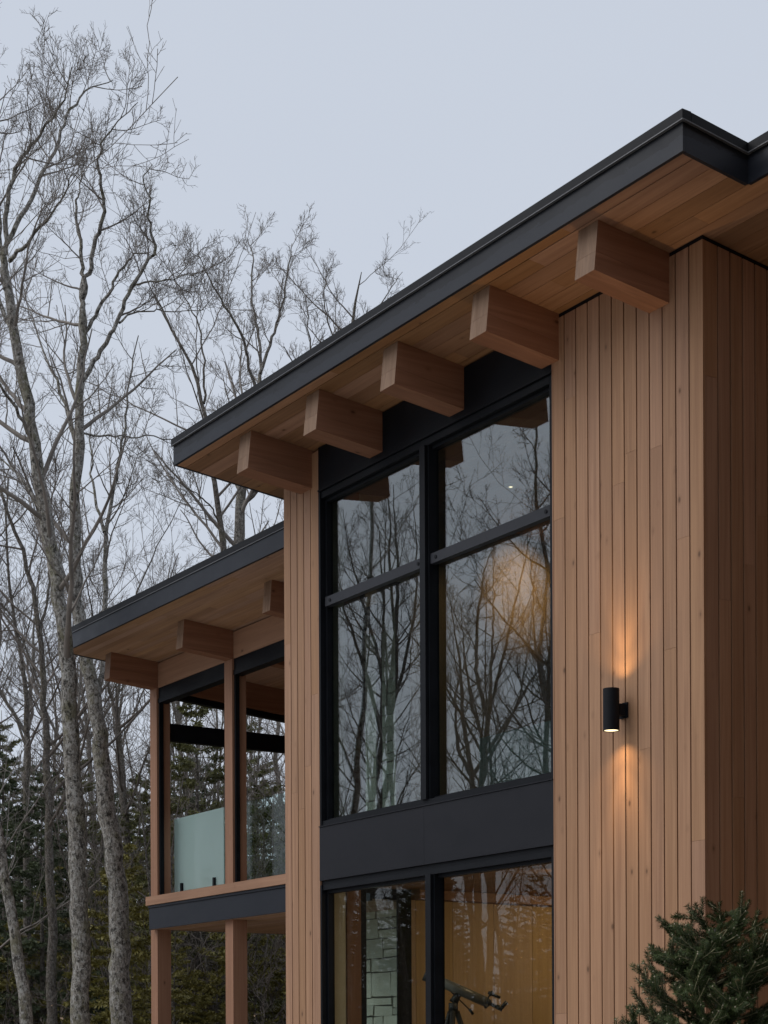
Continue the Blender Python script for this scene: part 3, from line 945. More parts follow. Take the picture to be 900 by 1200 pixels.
FPX, CY = 2055.4, 1228.2
def at(x, y, Y):
    """point at distance Y in the direction of the photograph's (x, y)"""
    return ((x - 450) / FPX * Y + 0.0046 * (CY - y) / FPX * Y * -1.0, Y, (CY - y) / FPX * Y + Z0)


def traced(pix, Y, r0, r1, foot=True, dy=0.0, wob=0.25):
    """pix: image polyline from the ground up at distance Y; radii run r0..r1; dy drifts the depth"""
    out = []
    n = len(pix)
    for i, (x, y) in enumerate(pix):
        f = i / (n - 1)
        yy = Y + dy * f
        p = at(x, y, yy)
        out.append((p[0], p[1], p[2], r0 + (r1 - r0) * f ** 0.85))
    if foot:
        x, y, z, r = out[0]
        g0 = float(gh(x, y)) - 0.15
        out.insert(0, (x, y, g0, r * 1.22))
    return out


# A - the big lichen-covered trunk at the left
Y = 22.0
A = [dict(p=traced([(97, 1200), (93, 1000), (87, 880), (83, 780), (74, 700), (59, 600), (48, 530), (38, 470), (29, 420), (20, 360), (13, 315)], Y, 0.119, 0.052), n=11, t0=0.55),
     dict(p=traced([(17, 340), (12, 308), (8, 270), (4, 215), (7, 140), (1, 90), (4, 55)], Y, 0.054, 0.006, False, 0.6), n=11, t0=0.25),
     dict(p=traced([(15, 300), (18, 235), (33, 187), (53, 162), (74, 140), (86, 115), (95, 80)], Y, 0.034, 0.005, False, -0.8), n=9, t0=0.3),
     dict(p=traced([(18, 285), (50, 225), (77, 167), (97, 123), (117, 103), (143, 96)], Y, 0.034, 0.005, False, 1.2), n=11, t0=0.3),
     dict(p=traced([(20, 307), (43, 283), (80, 240), (95, 205)], Y, 0.028, 0.006, False, -1.5), n=7, t0=0.25),
     dict(p=traced([(26, 400), (5, 350), (-14, 290), (-30, 200), (-36, 120)], Y, 0.034, 0.006, False, 1.0), n=9, t0=0.2),
     dict(p=traced([(45, 515), (20, 470), (-12, 425), (-40, 380)], Y, 0.028, 0.006, False, -1.4), n=8, t0=0.2),
     dict(p=traced([(62, 620), (40, 575), (10, 540), (-15, 515)], Y, 0.023, 0.006, False, 1.4), n=7, t0=0.2)]
make_tree('bare_tree', A, BARK[0], TWIG[0], 'tall bare tree with the thickest lichen-spotted trunk, beside the porch roof', dens=0.84, fine=1.0, lscale=0.78, tw=0.0034)
# B - its neighbour, nearer the house
Y = 24.0
Bt = [dict(p=traced([(142, 1120), (136, 1000), (125, 920), (120, 860), (113, 820), (105, 772), (95, 710), (93, 600), (97, 530), (102, 450), (106, 390), (105, 365)], Y, 0.140, 0.043), n=7, t0=0.6),
      dict(p=traced([(106, 385), (105, 360), (106, 333), (104, 290), (97, 245), (103, 228), (109, 190)], Y, 0.045, 0.006, False, 0.8), n=7, t0=0.2),
      dict(p=traced([(105, 352), (117, 300), (131, 252), (129, 220), (123, 197), (128, 167), (143, 150), (172, 122)], Y, 0.035, 0.005, False, -0.8), n=9, t0=0.3),
      dict(p=traced([(105, 398), (133, 350), (150, 318), (164, 300), (186, 297)], Y, 0.031, 0.006, False, 0.6), n=7, t0=0.3),
      dict(p=traced([(102, 450), (137, 397), (167, 330), (193, 293), (182, 270), (186, 235), (173, 213), (188, 195)], Y, 0.034, 0.005, False, -0.5), n=9, t0=0.3),
      dict(p=traced([(164, 335), (200, 331), (240, 321)], Y, 0.016, 0.005, False, -0.5), n=5, t0=0.2),
      dict(p=traced([(148, 380), (160, 370), (200, 365), (247, 365)], Y, 0.017, 0.005, False, 0.8), n=7, t0=0.2),
      dict(p=traced([(97, 520), (70, 440), (52, 395), (34, 330)], Y, 0.028, 0.005, False, 2.0), n=7, t0=0.3),
      dict(p=traced([(98, 510), (140, 512), (200, 515), (225, 522)], Y, 0.017, 0.005, False, 1.0), n=7, t0=0.2),
      dict(p=traced([(115, 832), (126, 795), (128, 710), (130, 620), (141, 565), (152, 510), (158, 450), (170, 395)], Y, 0.048, 0.007, False, 0.8), n=9, t0=0.35),
      dict(p=traced([(128, 625), (116, 575), (111, 530), (118, 480)], Y, 0.025, 0.006, False, 1.5), n=5, t0=0.25)]
make_tree('bare_tree', Bt, BARK[0], TWIG[0], 'bare grey tree forking into two stems just left of the porch posts', dens=0.84, fine=1.0, lscale=0.78, tw=0.0034)
# C - leaning trunk in the lower left corner
Y = 19.0
Ct = [dict(p=traced([(36, 1200), (16, 1095), (-2, 970), (-14, 880), (-34, 760), (-70, 500), (-78, 330), (-74, 170)], Y, 0.072, 0.006), n=6, t0=0.65),
      dict(p=traced([(-14, 880), (-50, 800), (-100, 700)], Y, 0.023, 0.005, False, 1), n=4, t0=0.4)]
make_tree('bare_tree', Ct, BARK[0], TWIG[0], 'slim speckled trunk leaning out of the lower left corner', dens=0.8)
# D - the tree behind the house between the two roofs
Y = 34.0
D = [dict(p=traced([(276, 900), (280, 720), (285, 640), (289, 575), (294, 520), (304, 470)], Y, 0.155, 0.05), n=7, t0=0.7),
     dict(p=traced([(301, 485), (307, 460), (314, 435), (311, 400), (303, 350), (306, 300), (299, 282)], Y, 0.052, 0.006, False, 1.5), n=9, t0=0.15),
     dict(p=traced([(307, 460), (290, 390), (262, 345), (248, 315), (240, 300)], Y, 0.034, 0.006, False, -1.5), n=9, t0=0.2),
     dict(p=traced([(312, 440), (330, 385), (344, 340), (347, 305), (351, 288)], Y, 0.034, 0.006, False, 0.5), n=9, t0=0.2),
     dict(p=traced([(289, 590), (277, 545), (281, 500), (268, 440)], Y, 0.039, 0.008, False, 1.5), n=8, t0=0.3),
     dict(p=traced([(289, 602), (306, 575), (330, 545), (360, 470), (372, 400), (366, 350)], Y, 0.048, 0.008, False, -1.0), n=10, t0=0.3)]
make_tree('bare_tree', D, BARK[1], TWIG[0], 'bare tree standing behind the house, its trunk seen between the two roofs', dens=0.95, fine=1.0, lscale=0.68, tw=0.0042)
# E - a slimmer one in front of it
Y = 31.0
E_ = [dict(p=traced([(270, 900), (269, 700), (268, 640), (261, 590), (255, 555), (250, 500), (243, 455), (226, 415), (206, 380), (188, 345)], Y, 0.072, 0.014), n=12, t0=0.55),
      dict(p=traced([(246, 475), (247, 420), (236, 370), (214, 330), (205, 300)], Y, 0.023, 0.005, False, 1), n=8, t0=0.2),
      dict(p=traced([(264, 615), (245, 585), (228, 575), (205, 560)], Y, 0.017, 0.005, False, -1), n=6, t0=0.2)]
make_tree('bare_tree', E_, BARK[2], TWIG[0], 'slender bare tree rising just left of the main roof end', dens=0.9, lscale=0.75)
# F, G - crowns beyond the main roof
Y = 44.0
Ft = [dict(p=traced([(405, 800), (408, 600), (412, 460), (418, 400), (424, 355), (432, 322)], Y, 0.130, 0.010), n=14, t0=0.6),
      dict(p=traced([(414, 430), (395, 390), (386, 350), (392, 325)], Y, 0.028, 0.006, False, 1), n=6, t0=0.2),
      dict(p=traced([(415, 425), (445, 380), (463, 345), (480, 322)], Y, 0.028, 0.006, False, 1), n=7, t0=0.2)]
make_tree('bare_tree', Ft, BARK[2], TWIG[1], 'bare tree top farthest right, just showing above the main roof edge', dens=0.9, lscale=0.5)
# H - slim trees left, behind A
Y = 27.0
H = [dict(p=traced([(150, 1100), (152, 1000), (146, 900), (140, 830)], Y + 9, 0.086, 0.058), n=4, t0=0.5),
     dict(p=traced([(140, 835), (150, 760), (168, 690), (190, 640), (236, 560)], Y + 9, 0.034, 0.006, False, 2), n=9, t0=0.3),
     dict(p=traced([(140, 840), (120, 760), (108, 690), (100, 620)], Y + 9, 0.028, 0.006, False, -2), n=8, t0=0.3)]
make_tree('bare_tree', H, BARK[2], TWIG[1], 'dark bare tree behind the forked tree, leaning branches towards the porch roof', dens=0.95)
Y = 29.0
Kt = [dict(p=traced([(62, 1100), (60, 1000), (58, 900), (55, 820), (52, 740), (42, 680), (22, 620), (2, 560)], Y, 0.079, 0.022), n=12, t0=0.45),
      dict(p=traced([(55, 820), (40, 770), (15, 720), (-10, 690)], Y, 0.023, 0.005, False, 1), n=6, t0=0.2),
      dict(p=traced([(52, 745), (62, 690), (68, 620), (66, 560)], Y, 0.028, 0.005, False, 1), n=8, t0=0.2)]
make_tree('bare_tree', Kt, BARK[2], TWIG[1], 'dark slim bare tree just left of the thickest trunk', dens=0.95)
Y = 32.0
Lt = [dict(p=traced([(34, 1120), (32, 1000), (35, 920), (37, 840), (30, 770), (18, 720), (12, 640), (16, 560)], Y, 0.072, 0.014), n=12, t0=0.4),
      dict(p=traced([(36, 880), (12, 820), (-8, 790)], Y, 0.028, 0.005, False, 1), n=6, t0=0.2)]
make_tree('bare_tree', Lt, BARK[2], TWIG[1], 'dark slim bare tree near the left picture edge above the leaning trunk', dens=0.95)


# generic forest trees -------------------------------------------------
def generic_tree(h, r, seed, spread=1.0, fork=True):
    global rng
    keep = rng; rng = np.random.default_rng(seed)
    zs = np.linspace(0, 1, 9)
    lean = rng.normal(size=2) * 0.03
    wob = np.cumsum(rng.normal(size=(9, 2)) * 0.012 * h, 0) * 0.6
    top = 0.62 if fork else 1.0
    p = [(wob[i, 0] + lean[0] * z * h, wob[i, 1] + lean[1] * z * h, z * h * top, r * (1.15 if i == 0 else 1 - (0.5 if fork else 0.93) * z)) for i, z in enumerate(zs)]
    stems = [dict(p=p, n=7 if fork else 16, t0=0.45 if fork else 0.3)]
    if fork:
        tip = np.array(p[-1][:3])
        for kx in range(3):
            a = rng.uniform(0, 6.28) if kx else 0
            a = kx * 2.1 + rng.uniform(-0.5, 0.5)
            L = h * rng.uniform(0.3, 0.42)
            q_ = []
            d = np.array([math.cos(a) * 0.55 * spread, math.sin(a) * 0.55 * spread, 1.0])
            x = tip.copy()
            if kx == 0: d = d * np.array([0.35, 0.35, 1.0])
            for i in range(6):
                q_.append((*x, p[-1][3] * ((1.0 if kx == 0 else 0.8) - (0.88 if kx == 0 else 0.7) * i / 5)))
                d = d + rng.normal(size=3) * 0.2 + np.array([0, 0, 0.12]); x = x + d / np.linalg.norm(d) * L / 5
            stems.append(dict(p=q_, n=7, t0=0.15))
    out = stems
    return out, keep


protos = []
specs = [(17, 0.17, 21, 1.0, True), (15, 0.12, 22, 0.8, True), (13, 0.09, 23, 0.7, False), (18, 0.2, 24, 1.2, True), (11, 0.07, 25, 0.8, False)]
for i, (h, r, sd, sp_, fk) in enumerate(specs):
    st, keep = generic_tree(h, r, sd, sp_, fk)
    t_ = make_tree('bare_tree', st, BARK[1 if i % 2 else 2], TWIG[i % 2], 'x', group='x', dens=0.9, fine=0.9, tw=0.0048, base=(0, 0, 0), sides=9)
    rng = keep
    protos.append((t_, children(t_)))
used = set()


def plant(kind, x, y, sc, label, group, cat='tree', rz=None):
    root, parts = kind
    z = float(gh(x, y)) - 0.05
    if id(root) not in used:
        used.add(id(root)); o = root; o.location = (x, y, z); o.rotation_euler = (0, 0, rz or 0); o.scale = (sc,) * 3
    else:
        o = copy_thing(root, (x, y, z), random.uniform(0, 6.28) if rz is None else rz, sc, parts)
    tag(o, label, cat, group)
    return o


rf = random.Random(5)
wl = 'slender bare tree deep in the woods behind the house'
wg = 'bare trees deep in the woods'
def px2x(px, Y): return (px - 450) / FPX * Y
woods = []
for (px, Y, kd, sc) in [(-60, 36, 0, 0.9), (75, 44, 2, 0.95), (240, 38, 4, 0.95), (300, 42, 4, 1.0), (330, 50, 0, 0.95), (-30, 52, 3, 0.9),
                        (95, 58, 1, 1.0), (195, 56, 4, 1.2), (265, 58, 2, 1.1), (310, 62, 1, 1.0), (345, 36, 2, 0.8), (20, 68, 3, 0.95), (70, 72, 0, 1.0), (130, 70, 2, 1.2), (180, 74, 3, 1.0),
                        (235, 70, 0, 1.0), (290, 76, 3, 1.0), (340, 72, 2, 1.2), (-15, 30, 4, 0.9), (110, 36, 4, 0.85), (360, 48, 1, 0.95), (380, 60, 0, 1.0), (430, 56, 2, 1.0), (50, 84, 1, 1.2), (110, 88, 3, 1.1), (160, 90, 1, 1.3), (210, 86, 2, 1.4), (320, 88, 0, 1.2)]:
    plant(protos[kd], px2x(px, Y), Y, sc, wl, wg)

# trees that stand left of the house, mirrored in its windows
ml = 'bare tree left of the frame, seen mirrored in the tall window'
mg = 'bare trees mirrored in the window'
for (x, y, kd, sc) in [(-17.5, 19.6, 1, 1.05), (-22, 25.8, 4, 1.3), (-27, 23.4, 1, 1.1), (-29, 29.5, 0, 1.0), (-35, 25.6, 2, 1.25), (-41, 31.5, 1, 1.2), (-46, 28, 0, 1.15), (-33, 33.5, 4, 1.4), (-52, 35, 3, 1.1), (-24, 22.4, 2, 1.1), (-31, 26.8, 1, 1.15), (-38, 29, 4, 1.5), (-43, 25.5, 1, 1.25), (-28, 31.5, 2, 1.1), (-20, 28.5, 4, 1.1), (-37, 34, 0, 1.1), (-25, 19.5, 4, 1.2), (-56, 30, 0, 1.2)]:
    plant(protos[kd], x, y, sc, ml, mg)


# saplings and brush -----------------------------------------------------
def brush(seed, h, n):
    global rng
    keep = rng; rng = np.random.default_rng(seed)
    S = np.zeros((n, 3)); S[:, :2] = rng.normal(size=(n, 2)) * 0.25
    D = rng.normal(size=(n, 3)) * 0.28 + np.array([0, 0, 1]); L = rng.uniform(0.6, 1, n) * h
    P0, R0 = grow(S, D, L, np.full(n, 0.022) * L / 3, 10, 0.07, 0.03, 0.2, 0.004, 0.06)
    out = []
    Sx = spawn(P0, R0, 9, 0.2, 0.98, 0.5, 1.0, 0.22, 0.45, 0.6, 0.5, 0.1, 0.006, 0.3)
    P1, R1 = grow(*Sx, 7, 0.12, 0.05, 0.3, 0.004, 0.1); out.append((P1, R1, 4))
    Sx = spawn(P1, R1, 7, 0.15, 1, 0.5, 1.0, 0.3, 0.6, 0.65, 0.4, 0.1, 0.005, 0.3)
    P2, R2 = grow(*Sx, 5, 0.14, 0.05, 0.4, 0.0035, 0.1); out.append((P2, R2, 3))
    Sx = spawn(P2, R2, 5, 0.15, 1, 0.5, 1.0, 0.35, 0.7, 0.7, 0.4, 0.1, 0.0045, 0.3)
    P3, R3 = grow(*Sx, 4, 0.15, 0.05, 0.5, 0.003, 0.1); out.append((P3, R3, 3))
    root = empty('sapling', (0, 0, 0))
    V, F = tubes([(P0, R0, 6)]); link('stems', np_mesh('stems', V, F), BARK[2], root)
    V, F = tubes(out); link('crown', np_mesh('crown', V, F), TWIG[1], root)
    tip = P2[:, -1]
    rng = keep
    return root, tip
br = []
for sd, h, n in ((41, 5.5, 5), (42, 4.0, 6), (43, 7.0, 4)):
    r_, _ = brush(sd, h, n); br.append((r_, children(r_)))
for i in range(60):
    px = rf.uniform(-20, 350); Y = rf.uniform(29, 60)
    plant(br[i % 3], px2x(px, Y), Y, rf.uniform(0.8, 1.25), 'leafless sapling thicket among the trunks behind the porch', 'leafless saplings in the woods', 'sapling')
for i in range(30):
    plant(br[i % 3], rf.uniform(-48, -19), rf.uniform(18, 38), rf.uniform(0.9, 1.4), 'leafless sapling left of the frame, mirrored in the window', 'leafless saplings mirrored in the window', 'sapling')

# beech saplings that kept their pale leaves
def beech(seed, h):
    root, tip = brush(seed, h, 3)
    rg_ = np.random.default_rng(seed)
    c = tip[rg_.random(len(tip)) < 0.5]
    c = c[c[:, 2] < h * 0.75]
    m = len(c)
    a = nrm(rg_.normal(size=(m, 3)) + np.array([0, 0, -0.5])); b = nrm(np.cross(a, rg_.normal(size=(m, 3)))); nn = np.cross(a, b)
    s = rg_.uniform(0.04, 0.07, (m, 1))
    V = np.stack([c, c + a * s * 0.5 + b * s * 0.34 + nn * s * .1, c + a * s * 1.1, c + a * s * 0.5 - b * s * 0.34 + nn * s * .1], 1).reshape(-1, 3)
    F = np.arange(4 * m).reshape(m, 4)
    link('leaves', np_mesh('leaves', V, [F], False), M_leaf, root)
    return root
M_leaf = leafy('dry_beech_leaf', (0.30, 0.19, 0.11), (0.58, 0.44, 0.31), 0.7)
for i, (px, Y, h, lb) in enumerate([(14, 24, 2.2, 'young beech with pale dry leaves at the foot of the leaning trunk'), (60, 29, 3.0, 'young beech with pale dry leaves between the two speckled trunks'),
                                    (325, 28, 2.8, 'young beech with pale dry leaves below the deck beside the tower column'), (305, 31, 3.6, 'taller young beech with dry leaves behind the second porch post')]):
    o = beech(60 + i, h); x = px2x(px, Y); o.location = (x, Y, float(gh(x, Y))); tag(o, lb, 'sapling', 'young beeches with dry leaves')


# conifers -----------------------------------------------------------------
def needles(P, per_m, ln, wd, sweep, flat, seed, jit=0.25):
    """needle quads along the polylines P (m,n,3)"""
    rg_ = np.random.default_rng(seed)
    seg = np.diff(P, axis=1); L = np.linalg.norm(seg, axis=2)
    tot = L.sum(1)
    cnt = np.maximum((tot * per_m).astype(int), 2)
    idx_ = np.repeat(np.arange(len(P)), cnt)
    t = rg_.random(len(idx_)) * (P.shape[1] - 1)
    i = np.minimum(t.astype(int), P.shape[1] - 2); f = (t - i)[:, None]
    S = P[idx_, i] * (1 - f) + P[idx_, i + 1] * f
    Tn = nrm(P[idx_, i + 1] - P[idx_, i])
    upv = np.array([0, 0, 1.0])
    side = nrm(np.cross(Tn, upv) + 1e-6); u2 = np.cross(side, Tn)
    a = rg_.uniform(0, 2 * np.pi, len(idx_))
    if flat > 0:
        lr = np.where(rg_.random(len(a)) < 0.5, 0, np.pi) + rg_.normal(size=len(a)) * 0.45 + 0.25
        pick = rg_.random(len(a)) < flat
        a = np.where(pick, np.where(np.cos(lr) > 0, np.abs(lr), lr), a)
    d = side * np.cos(a)[:, None] + u2 * np.sin(a)[:, None]
    d = nrm(d + Tn * sweep + rg_.normal(size=d.shape) * jit * 0.5)
    w_ = nrm(np.cross(d, Tn + rg_.normal(size=d.shape) * 0.3)) * wd
    l_ = (ln * rg_.uniform(0.7, 1.1, len(idx_)))[:, None]
    V = np.stack([S - w_ * 0.5, S + d * l_ * 0.55 - w_ * .5, S + d * l_, S + d * l_ * 0.55 + w_ * 0.5], 1).reshape(-1, 3)
    m = len(idx_)
    return V, np.arange(4 * m).reshape(m, 4)


def conifer(seed, h, rad, nwh, per, pitch0, droop, fol, trunk_mat, nd=(130, 0.08, 0.024), base=0.05, gappy=0.1):
    global rng
    keep = rng; rng = np.random.default_rng(seed)
    zs = np.linspace(0, 1, 8)
    P = np.stack([rng.normal(size=8) * 0.02 * zs, rng.normal(size=8) * 0.02 * zs, zs * h], -1)
    Rd = np.maximum(h * 0.011 * (1 - zs), 0.006)
    S, D, L = [], [], []
    for w_ in range(nwh):
        f = base + (0.98 - base) * (w_ + rng.uniform(-0.3, 0.3)) / nwh
        f = min(max(f, 0.03), 0.985)
        for b in range(per):
            if rng.random() < gappy: continue
            a = b * 2 * np.pi / per + w_ * 1.7 + rng.uniform(-0.4, 0.4)
            S.append((0, 0, (f + rng.uniform(-0.4, 0.4) / nwh) * h)); p_ = pitch0 + 0.5 * f
            D.append((math.cos(a), math.sin(a), math.tan(p_))); L.append(rad * (1.03 - f) ** 0.8 * rng.uniform(0.65, 1.15))
    S, D, L = map(np.array, (S, D, L))
    P1, R1 = grow(S, D, L, np.maximum(L * 0.011, 0.004), 8, 0.05, -droop, 0.25, 0.003, 0.03)
    per2 = 14
    Sx = spawn(P1, R1, per2, 0.18, 1.0, 0.55, 1.0, 0.22, 0.42, 0.6, 0.6, 0.05, 0.003, 0.0)
    S2, D2, L2, R2_ = Sx
    D2[:, 2] *= 0.25
    P2, R2 = grow(S2, D2, L2, R2_, 5, 0.06, -droop * 0.7, 0.4, 0.002, 0.03)
    V1, F1 = needles(P2, nd[0], nd[1], nd[2], 0.7, 0.75, seed + 1)
    V2, F2 = needles(P1[:, 3:], nd[0], nd[1], nd[2], 0.7, 0.5, seed + 2)
    root = empty('evergreen', (0, 0, 0))
    V, F = tubes([(P[None], Rd[None], 8), (P1, R1, 4)]); link('trunk', np_mesh('trunk', V, F), trunk_mat, root)
    link('foliage', np_mesh('foliage', np.concatenate([V1, V2]), [F1, F2 + len(V1)], False), fol, root)
    rng = keep
    return root, children(root)


FOL = [leafy('hemlock_dark', (0.034, 0.05, 0.024), (0.085, 0.105, 0.045)), leafy('hemlock_olive', (0.12, 0.112, 0.024), (0.22, 0.19, 0.045)), leafy('spruce_mid', (0.08, 0.088, 0.03), (0.16, 0.155, 0.05))]
ev = [conifer(71, 8.5, 2.0, 26, 6, -0.15, 0.012, FOL[2], BARK[2]), conifer(72, 5.0, 1.7, 17, 6, -0.1, 0.02, FOL[1], BARK[2]),
      conifer(73, 7.0, 1.9, 22, 6, -0.1, 0.015, FOL[0], BARK[2]), conifer(74, 3.2, 1.3, 13, 6, 0.0, 0.02, FOL[1], BARK[2], (150, 0.07, 0.022))]
eg = 'evergreens among the bare trunks'
for (px, Y, kd, sc, lb) in [(232, 31, 0, 1.0, 'tall olive evergreen showing through the outer porch bay'), (140, 26.5, 1, 0.95, 'olive evergreen with layered boughs in front of the forked tree'),
                            (50, 31, 2, 0.95, 'dark evergreen between the two speckled trunks'), (5, 35, 2, 1.05, 'dark evergreen behind the leaning trunk'),
                            (165, 36, 0, 0.85, 'sparse evergreen left of the outer porch post')]:
    plant(ev[kd], px2x(px, Y), Y, sc, lb, eg)
for (px, Y, kd, sc) in [(205, 28, 1, 0.7), (255, 29, 3, 1.1), (300, 30, 1, 0.8), (335, 33, 3, 1.2), (180, 30, 3, 1.2), (100, 33, 1, 0.8), (75, 38, 2, 0.8), (25, 40, 2, 0.9), (-30, 36, 2, 1.0), (120, 42, 0, 0.8), (270, 40, 0, 0.9), (325, 42, 2, 0.8), (190, 44, 2, 0.9), (225, 36, 1, 1.0), (350, 30, 1, 0.8), (150, 50, 0, 0.95), (280, 33, 3, 1.2), (60, 34, 1, 1.0), (15, 31, 3, 1.2), (155, 34, 1, 1.1), (215, 33, 1, 1.2), (240, 45, 2, 1.2), (310, 37, 0, 0.9), (45, 45, 2, 1.2), (90, 48, 0, 1.1), (135, 46, 2, 1.1), (185, 52, 0, 1.1), (225, 56, 2, 1.3), (300, 54, 0, 1.2), (345, 44, 2, 1.0), (5, 52, 0, 1.2)]:
    plant(ev[kd], px2x(px, Y), Y, sc, 'low evergreen growing on the leafy slope behind the porch', 'low evergreens on the slope')

for (x, y, sc) in [(9.5, -3, 2.6), (12, 0.5, 2.8), (14.5, 4, 2.6), (10.5, -7, 3.0), (7, -11, 2.8), (13.5, -4.5, 3.0), (16, 0, 3.0), (3, -14, 2.6), (18, 5, 3.0), (12, -12, 3.0), (8, -16, 3.0), (17, -7, 3.0), (-2, -18, 2.8)]:  # unseen trees added to cut the light coming from the right
    plant(ev[2], x, y, sc, 'tall evergreen added outside the frame right of the camera to block light', 'added evergreens right of the camera')

for i in range(40):
    plant(ev[(0, 2, 2)[i % 3]], rf.uniform(-66, -40), rf.uniform(24, 50), rf.uniform(0.85, 1.25), 'dark evergreen far left of the frame, mirrored low in the windows', 'evergreens mirrored low in the windows')

# ------------------------------------------------------------------ young fir in front of the wall
def fir():
    global rng
    keep = rng; rng = np.random.default_rng(90)
    h = 2.06; Y = 7.0
    root = empty('fir_tree', (1.335, Y, 0.0))
    tag(root, 'young dark green fir with dense needles in front of the wall corner', 'fir tree')
    zs = np.linspace(0, 1, 14)
    P0 = np.stack([0.01 * np.sin(zs * 7) - 0.06 * np.maximum(zs - 0.8, 0) * 5 * .3, 0.01 * np.cos(zs * 5), zs * h], -1)
    R0 = np.maximum(0.028 * (1 - zs), 0.004)
    S, D, L = [], [], []
    nw = 29
    for w_ in range(nw):
        f = 0.10 + 0.86 * (w_ / (nw - 1)) ** 0.92
        cnt = 8 if f < 0.93 else 6
        for b in range(cnt):
            a = b * 2 * np.pi / cnt + w_ * 0.9 + rng.uniform(-0.3, 0.3)
            ff = f + rng.uniform(-0.03, 0.03)
            S.append((np.interp(ff, zs, P0[:, 0]), np.interp(ff, zs, P0[:, 1]), ff * h))
            D.append((math.cos(a), math.sin(a), 0.14 + 0.8 * max(0, f - 0.6) + rng.uniform(-0.1, 0.14)))
            L.append((0.88 * (1.0 - f) ** 0.62 + 0.06) * rng.uniform(0.86, 1.06))
    S, D, L = map(np.array, (S, D, L))
    P1, R1 = grow(S, D, L, np.maximum(L * 0.008, 0.0028), 9, 0.03, 0.02, 0.5, 0.002, 0.01)
    Sx = spawn(P1, R1, 6, 0.25, 0.95, 0.7, 0.95, 0.30, 0.5, 0.7, 0.55, 0.05, 0.0018, 0.4)
    S2, D2, L2, R2_ = Sx
    D2 = nrm(D2); D2[:, 2] = D2[:, 2] * 0.45 + 0.22
    L2 = np.clip(L2, 0.10, 0.24)
    P2, R2 = grow(S2, D2, L2, R2_, 5, 0.02, 0.03, 0.7, 0.0022, 0.0)
    Sx = spawn(P2, R2, 1, 0.25, 0.8, 0.6, 0.85, 0.4, 0.6, 0.8, 0.3, 0.55, 0.0015, 0.2)
    S3, D3, L3, R3_ = Sx; D3 = nrm(D3); D3[:, 2] = D3[:, 2] * 0.5 + 0.2; L3 = np.clip(L3, 0.06, 0.13)
    P3, R3 = grow(S3, D3, L3, R3_, 4, 0.02, 0.03, 0.7, 0.0015)
    V, F = tubes([(P0[None], R0[None], 10)]); link('trunk', np_mesh('trunk', V, F), BARK[2], root)
    V, F = tubes([(P1, R1, 5), (P2, R2, 4), (P3, R3, 4)]); link('branches', np_mesh('branches', V, F), plain('fir_shoot', (0.34, 0.31, 0.18), 0.7, 0.3, 20), root)
    out = []; n0 = 0; VV, FF = [], []
    for i, (PP, pm, sw) in enumerate([(P1[:, 1:], 2100, 0.6), (P2, 2300, 0.6), (P3, 2300, 0.6), (P0[None][:, -2:], 900, 0.5)]):
        V, F = needles(PP, pm, 0.021, 0.0023, sw, 0.0, 91 + i, 0.05)
        VV.append(V); FF.append(F + n0); n0 += len(V)
    t = NT('fir_needle')
    rnd = t.n('NewGeometry').outputs['Random Per Island']
    c = t.mix(rnd, (0.026, 0.042, 0.013), (0.09, 0.118, 0.042))
    c = t.mix(t.math('GREATER_THAN', rnd, 0.93), c, (0.08, 0.095, 0.06))
    link('needles', np_mesh('needles', np.concatenate(VV), FF, False), t.bsdf(c, 0.55, spec=0.15), root)
    # buds
    tips = np.concatenate([P1[:, -1], P2[:, -1]])
    tips = tips[rng.random(len(tips)) < 0.75]
    m = len(tips); s = 0.0036
    off = np.array([[s, 0, 0], [-s, 0, 0], [0, s, 0], [0, -s, 0], [0, 0, s * 1.3], [0, 0, -s * 1.3]])
    V = (tips[:, None] + off[None]).reshape(-1, 3)
    f = np.array([[0, 2, 4], [2, 1, 4], [1, 3, 4], [3, 0, 4], [2, 0, 5], [1, 2, 5], [3, 1, 5], [0, 3, 5]])
    F = (np.arange(m)[:, None, None] * 6 + f[None]).reshape(-1, 3)
    link('buds', np_mesh('buds', V, [F]), plain('fir_bud', (0.42, 0.36, 0.26), 0.6), root)
    rng = keep
fir()

# ------------------------------------------------------------------ sky, sun, camera
world = bpy.data.worlds.new('World'); scene.world = world
world.use_nodes = True
nt = world.node_tree; nt.nodes.clear()
wo = nt.nodes.new('ShaderNodeOutputWorld')
SUN_EL = R(48)
sd = -V3 * 0.85 + U3 * 0.45                     # the brighter part of the cloud lies left of the house
SUN_AZ = math.atan2(sd[1], sd[0])
sky = nt.nodes.new('ShaderNodeTexSky'); sky.sky_type = 'NISHITA'; sky.sun_disc = False
sky.sun_elevation = SUN_EL; sky.sun_rotation = math.pi / 2 - SUN_AZ
sky.air_density = 1.0; sky.dust_density = 3.0
b1 = nt.nodes.new('ShaderNodeBackground'); b1.inputs[1].default_value = 0.05
nt.links.new(sky.outputs[0], b1.inputs[0])
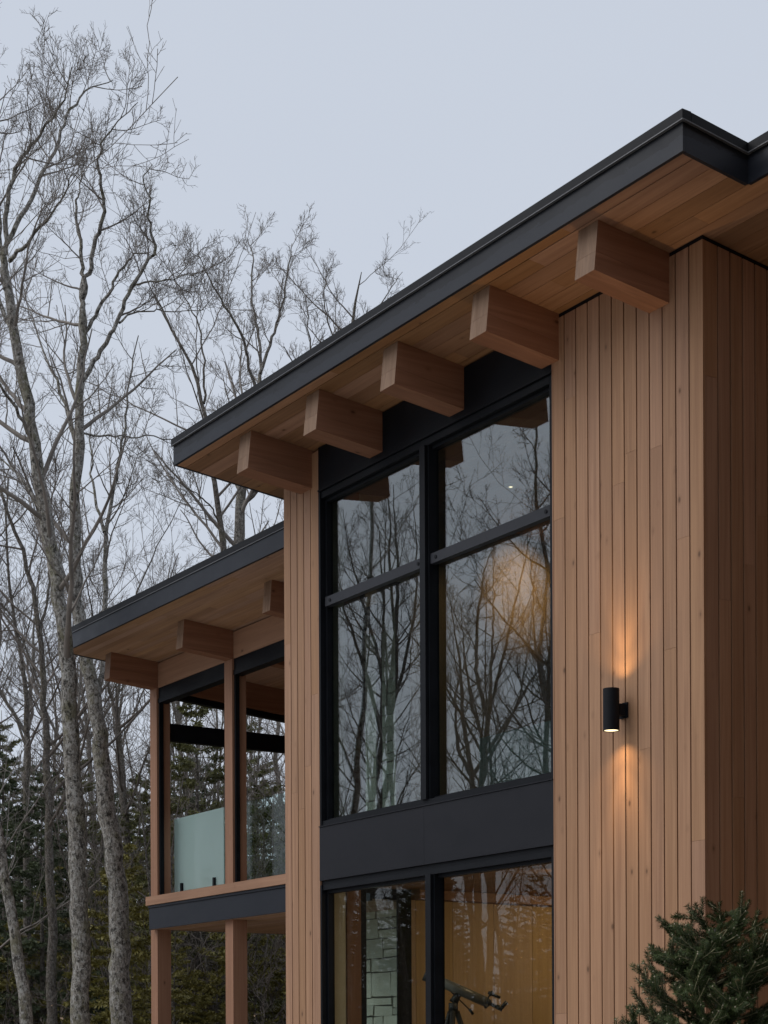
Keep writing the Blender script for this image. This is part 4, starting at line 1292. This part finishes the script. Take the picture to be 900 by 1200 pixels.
# an even deck of cloud in front of it
tc = nt.nodes.new('ShaderNodeTexCoord'); mp = nt.nodes.new('ShaderNodeMapping'); mp.inputs['Scale'].default_value = (1, 1, 2.5)
nz = nt.nodes.new('ShaderNodeTexNoise'); nz.inputs['Scale'].default_value = 1.6; nz.inputs['Detail'].default_value = 3
nt.links.new(tc.outputs['Generated'], mp.inputs[0]); nt.links.new(mp.outputs[0], nz.inputs['Vector'])
mxc = nt.nodes.new('ShaderNodeMix'); mxc.data_type = 'RGBA'
mxc.inputs[6].default_value = (0.64, 0.70, 0.81, 1); mxc.inputs[7].default_value = (0.70, 0.755, 0.85, 1)
nt.links.new(nz.outputs['Fac'], mxc.inputs[0])
b2 = nt.nodes.new('ShaderNodeBackground'); b2.inputs[1].default_value = 1.0
nt.links.new(mxc.outputs[2], b2.inputs[0])
mxs = nt.nodes.new('ShaderNodeMixShader'); mxs.inputs[0].default_value = 0.85
nt.links.new(b1.outputs[0], mxs.inputs[1]); nt.links.new(b2.outputs[0], mxs.inputs[2])
nt.links.new(mxs.outputs[0], wo.inputs[0])

sl = bpy.data.lights.new('sun', 'SUN'); sl.energy = 1.5; sl.angle = R(50); sl.color = (1.0, 0.96, 0.92)
so = bpy.data.objects.new('sun', sl); COL.objects.link(so)
dvec = Vector((math.cos(SUN_AZ) * math.cos(SUN_EL), math.sin(SUN_AZ) * math.cos(SUN_EL), math.sin(SUN_EL)))
so.rotation_euler = dvec.to_track_quat('Z', 'Y').to_euler()
so.location = (-10, 0, 30)

cd = bpy.data.cameras.new('camera'); cam = bpy.data.objects.new('camera', cd); COL.objects.link(cam)
scene.camera = cam
cd.sensor_fit = 'VERTICAL'; cd.sensor_height = 36.0; cd.sensor_width = 27.0
cd.lens = FPX / 1200 * 36.0
cd.shift_y = (CY - 600) / 1200.0
cd.clip_start = 0.1; cd.clip_end = 1500
pt, rl = -0.0013, -0.0046
cp, sp_, cr, sr = math.cos(pt), math.sin(pt), math.cos(rl), math.sin(rl)
right = Vector((cr, -sp_ * sr, cp * sr)); upv = Vector((-sr, -sp_ * cr, cp * cr)); fwd = Vector((0, cp, sp_))
mw = Matrix((right, upv, -fwd)).transposed().to_4x4(); mw.translation = (0, 0, Z0)
cam.matrix_world = mw

vs = scene.view_settings
scene.display_settings.display_device = 'sRGB'
vs.view_transform = 'Standard'; vs.look = 'None'; vs.exposure = 0.0; vs.gamma = 1.0; vs.use_curve_mapping = False
scene.cycles.max_bounces = 8
scene.cycles.transparent_max_bounces = 12
scene.cycles.use_denoising = True
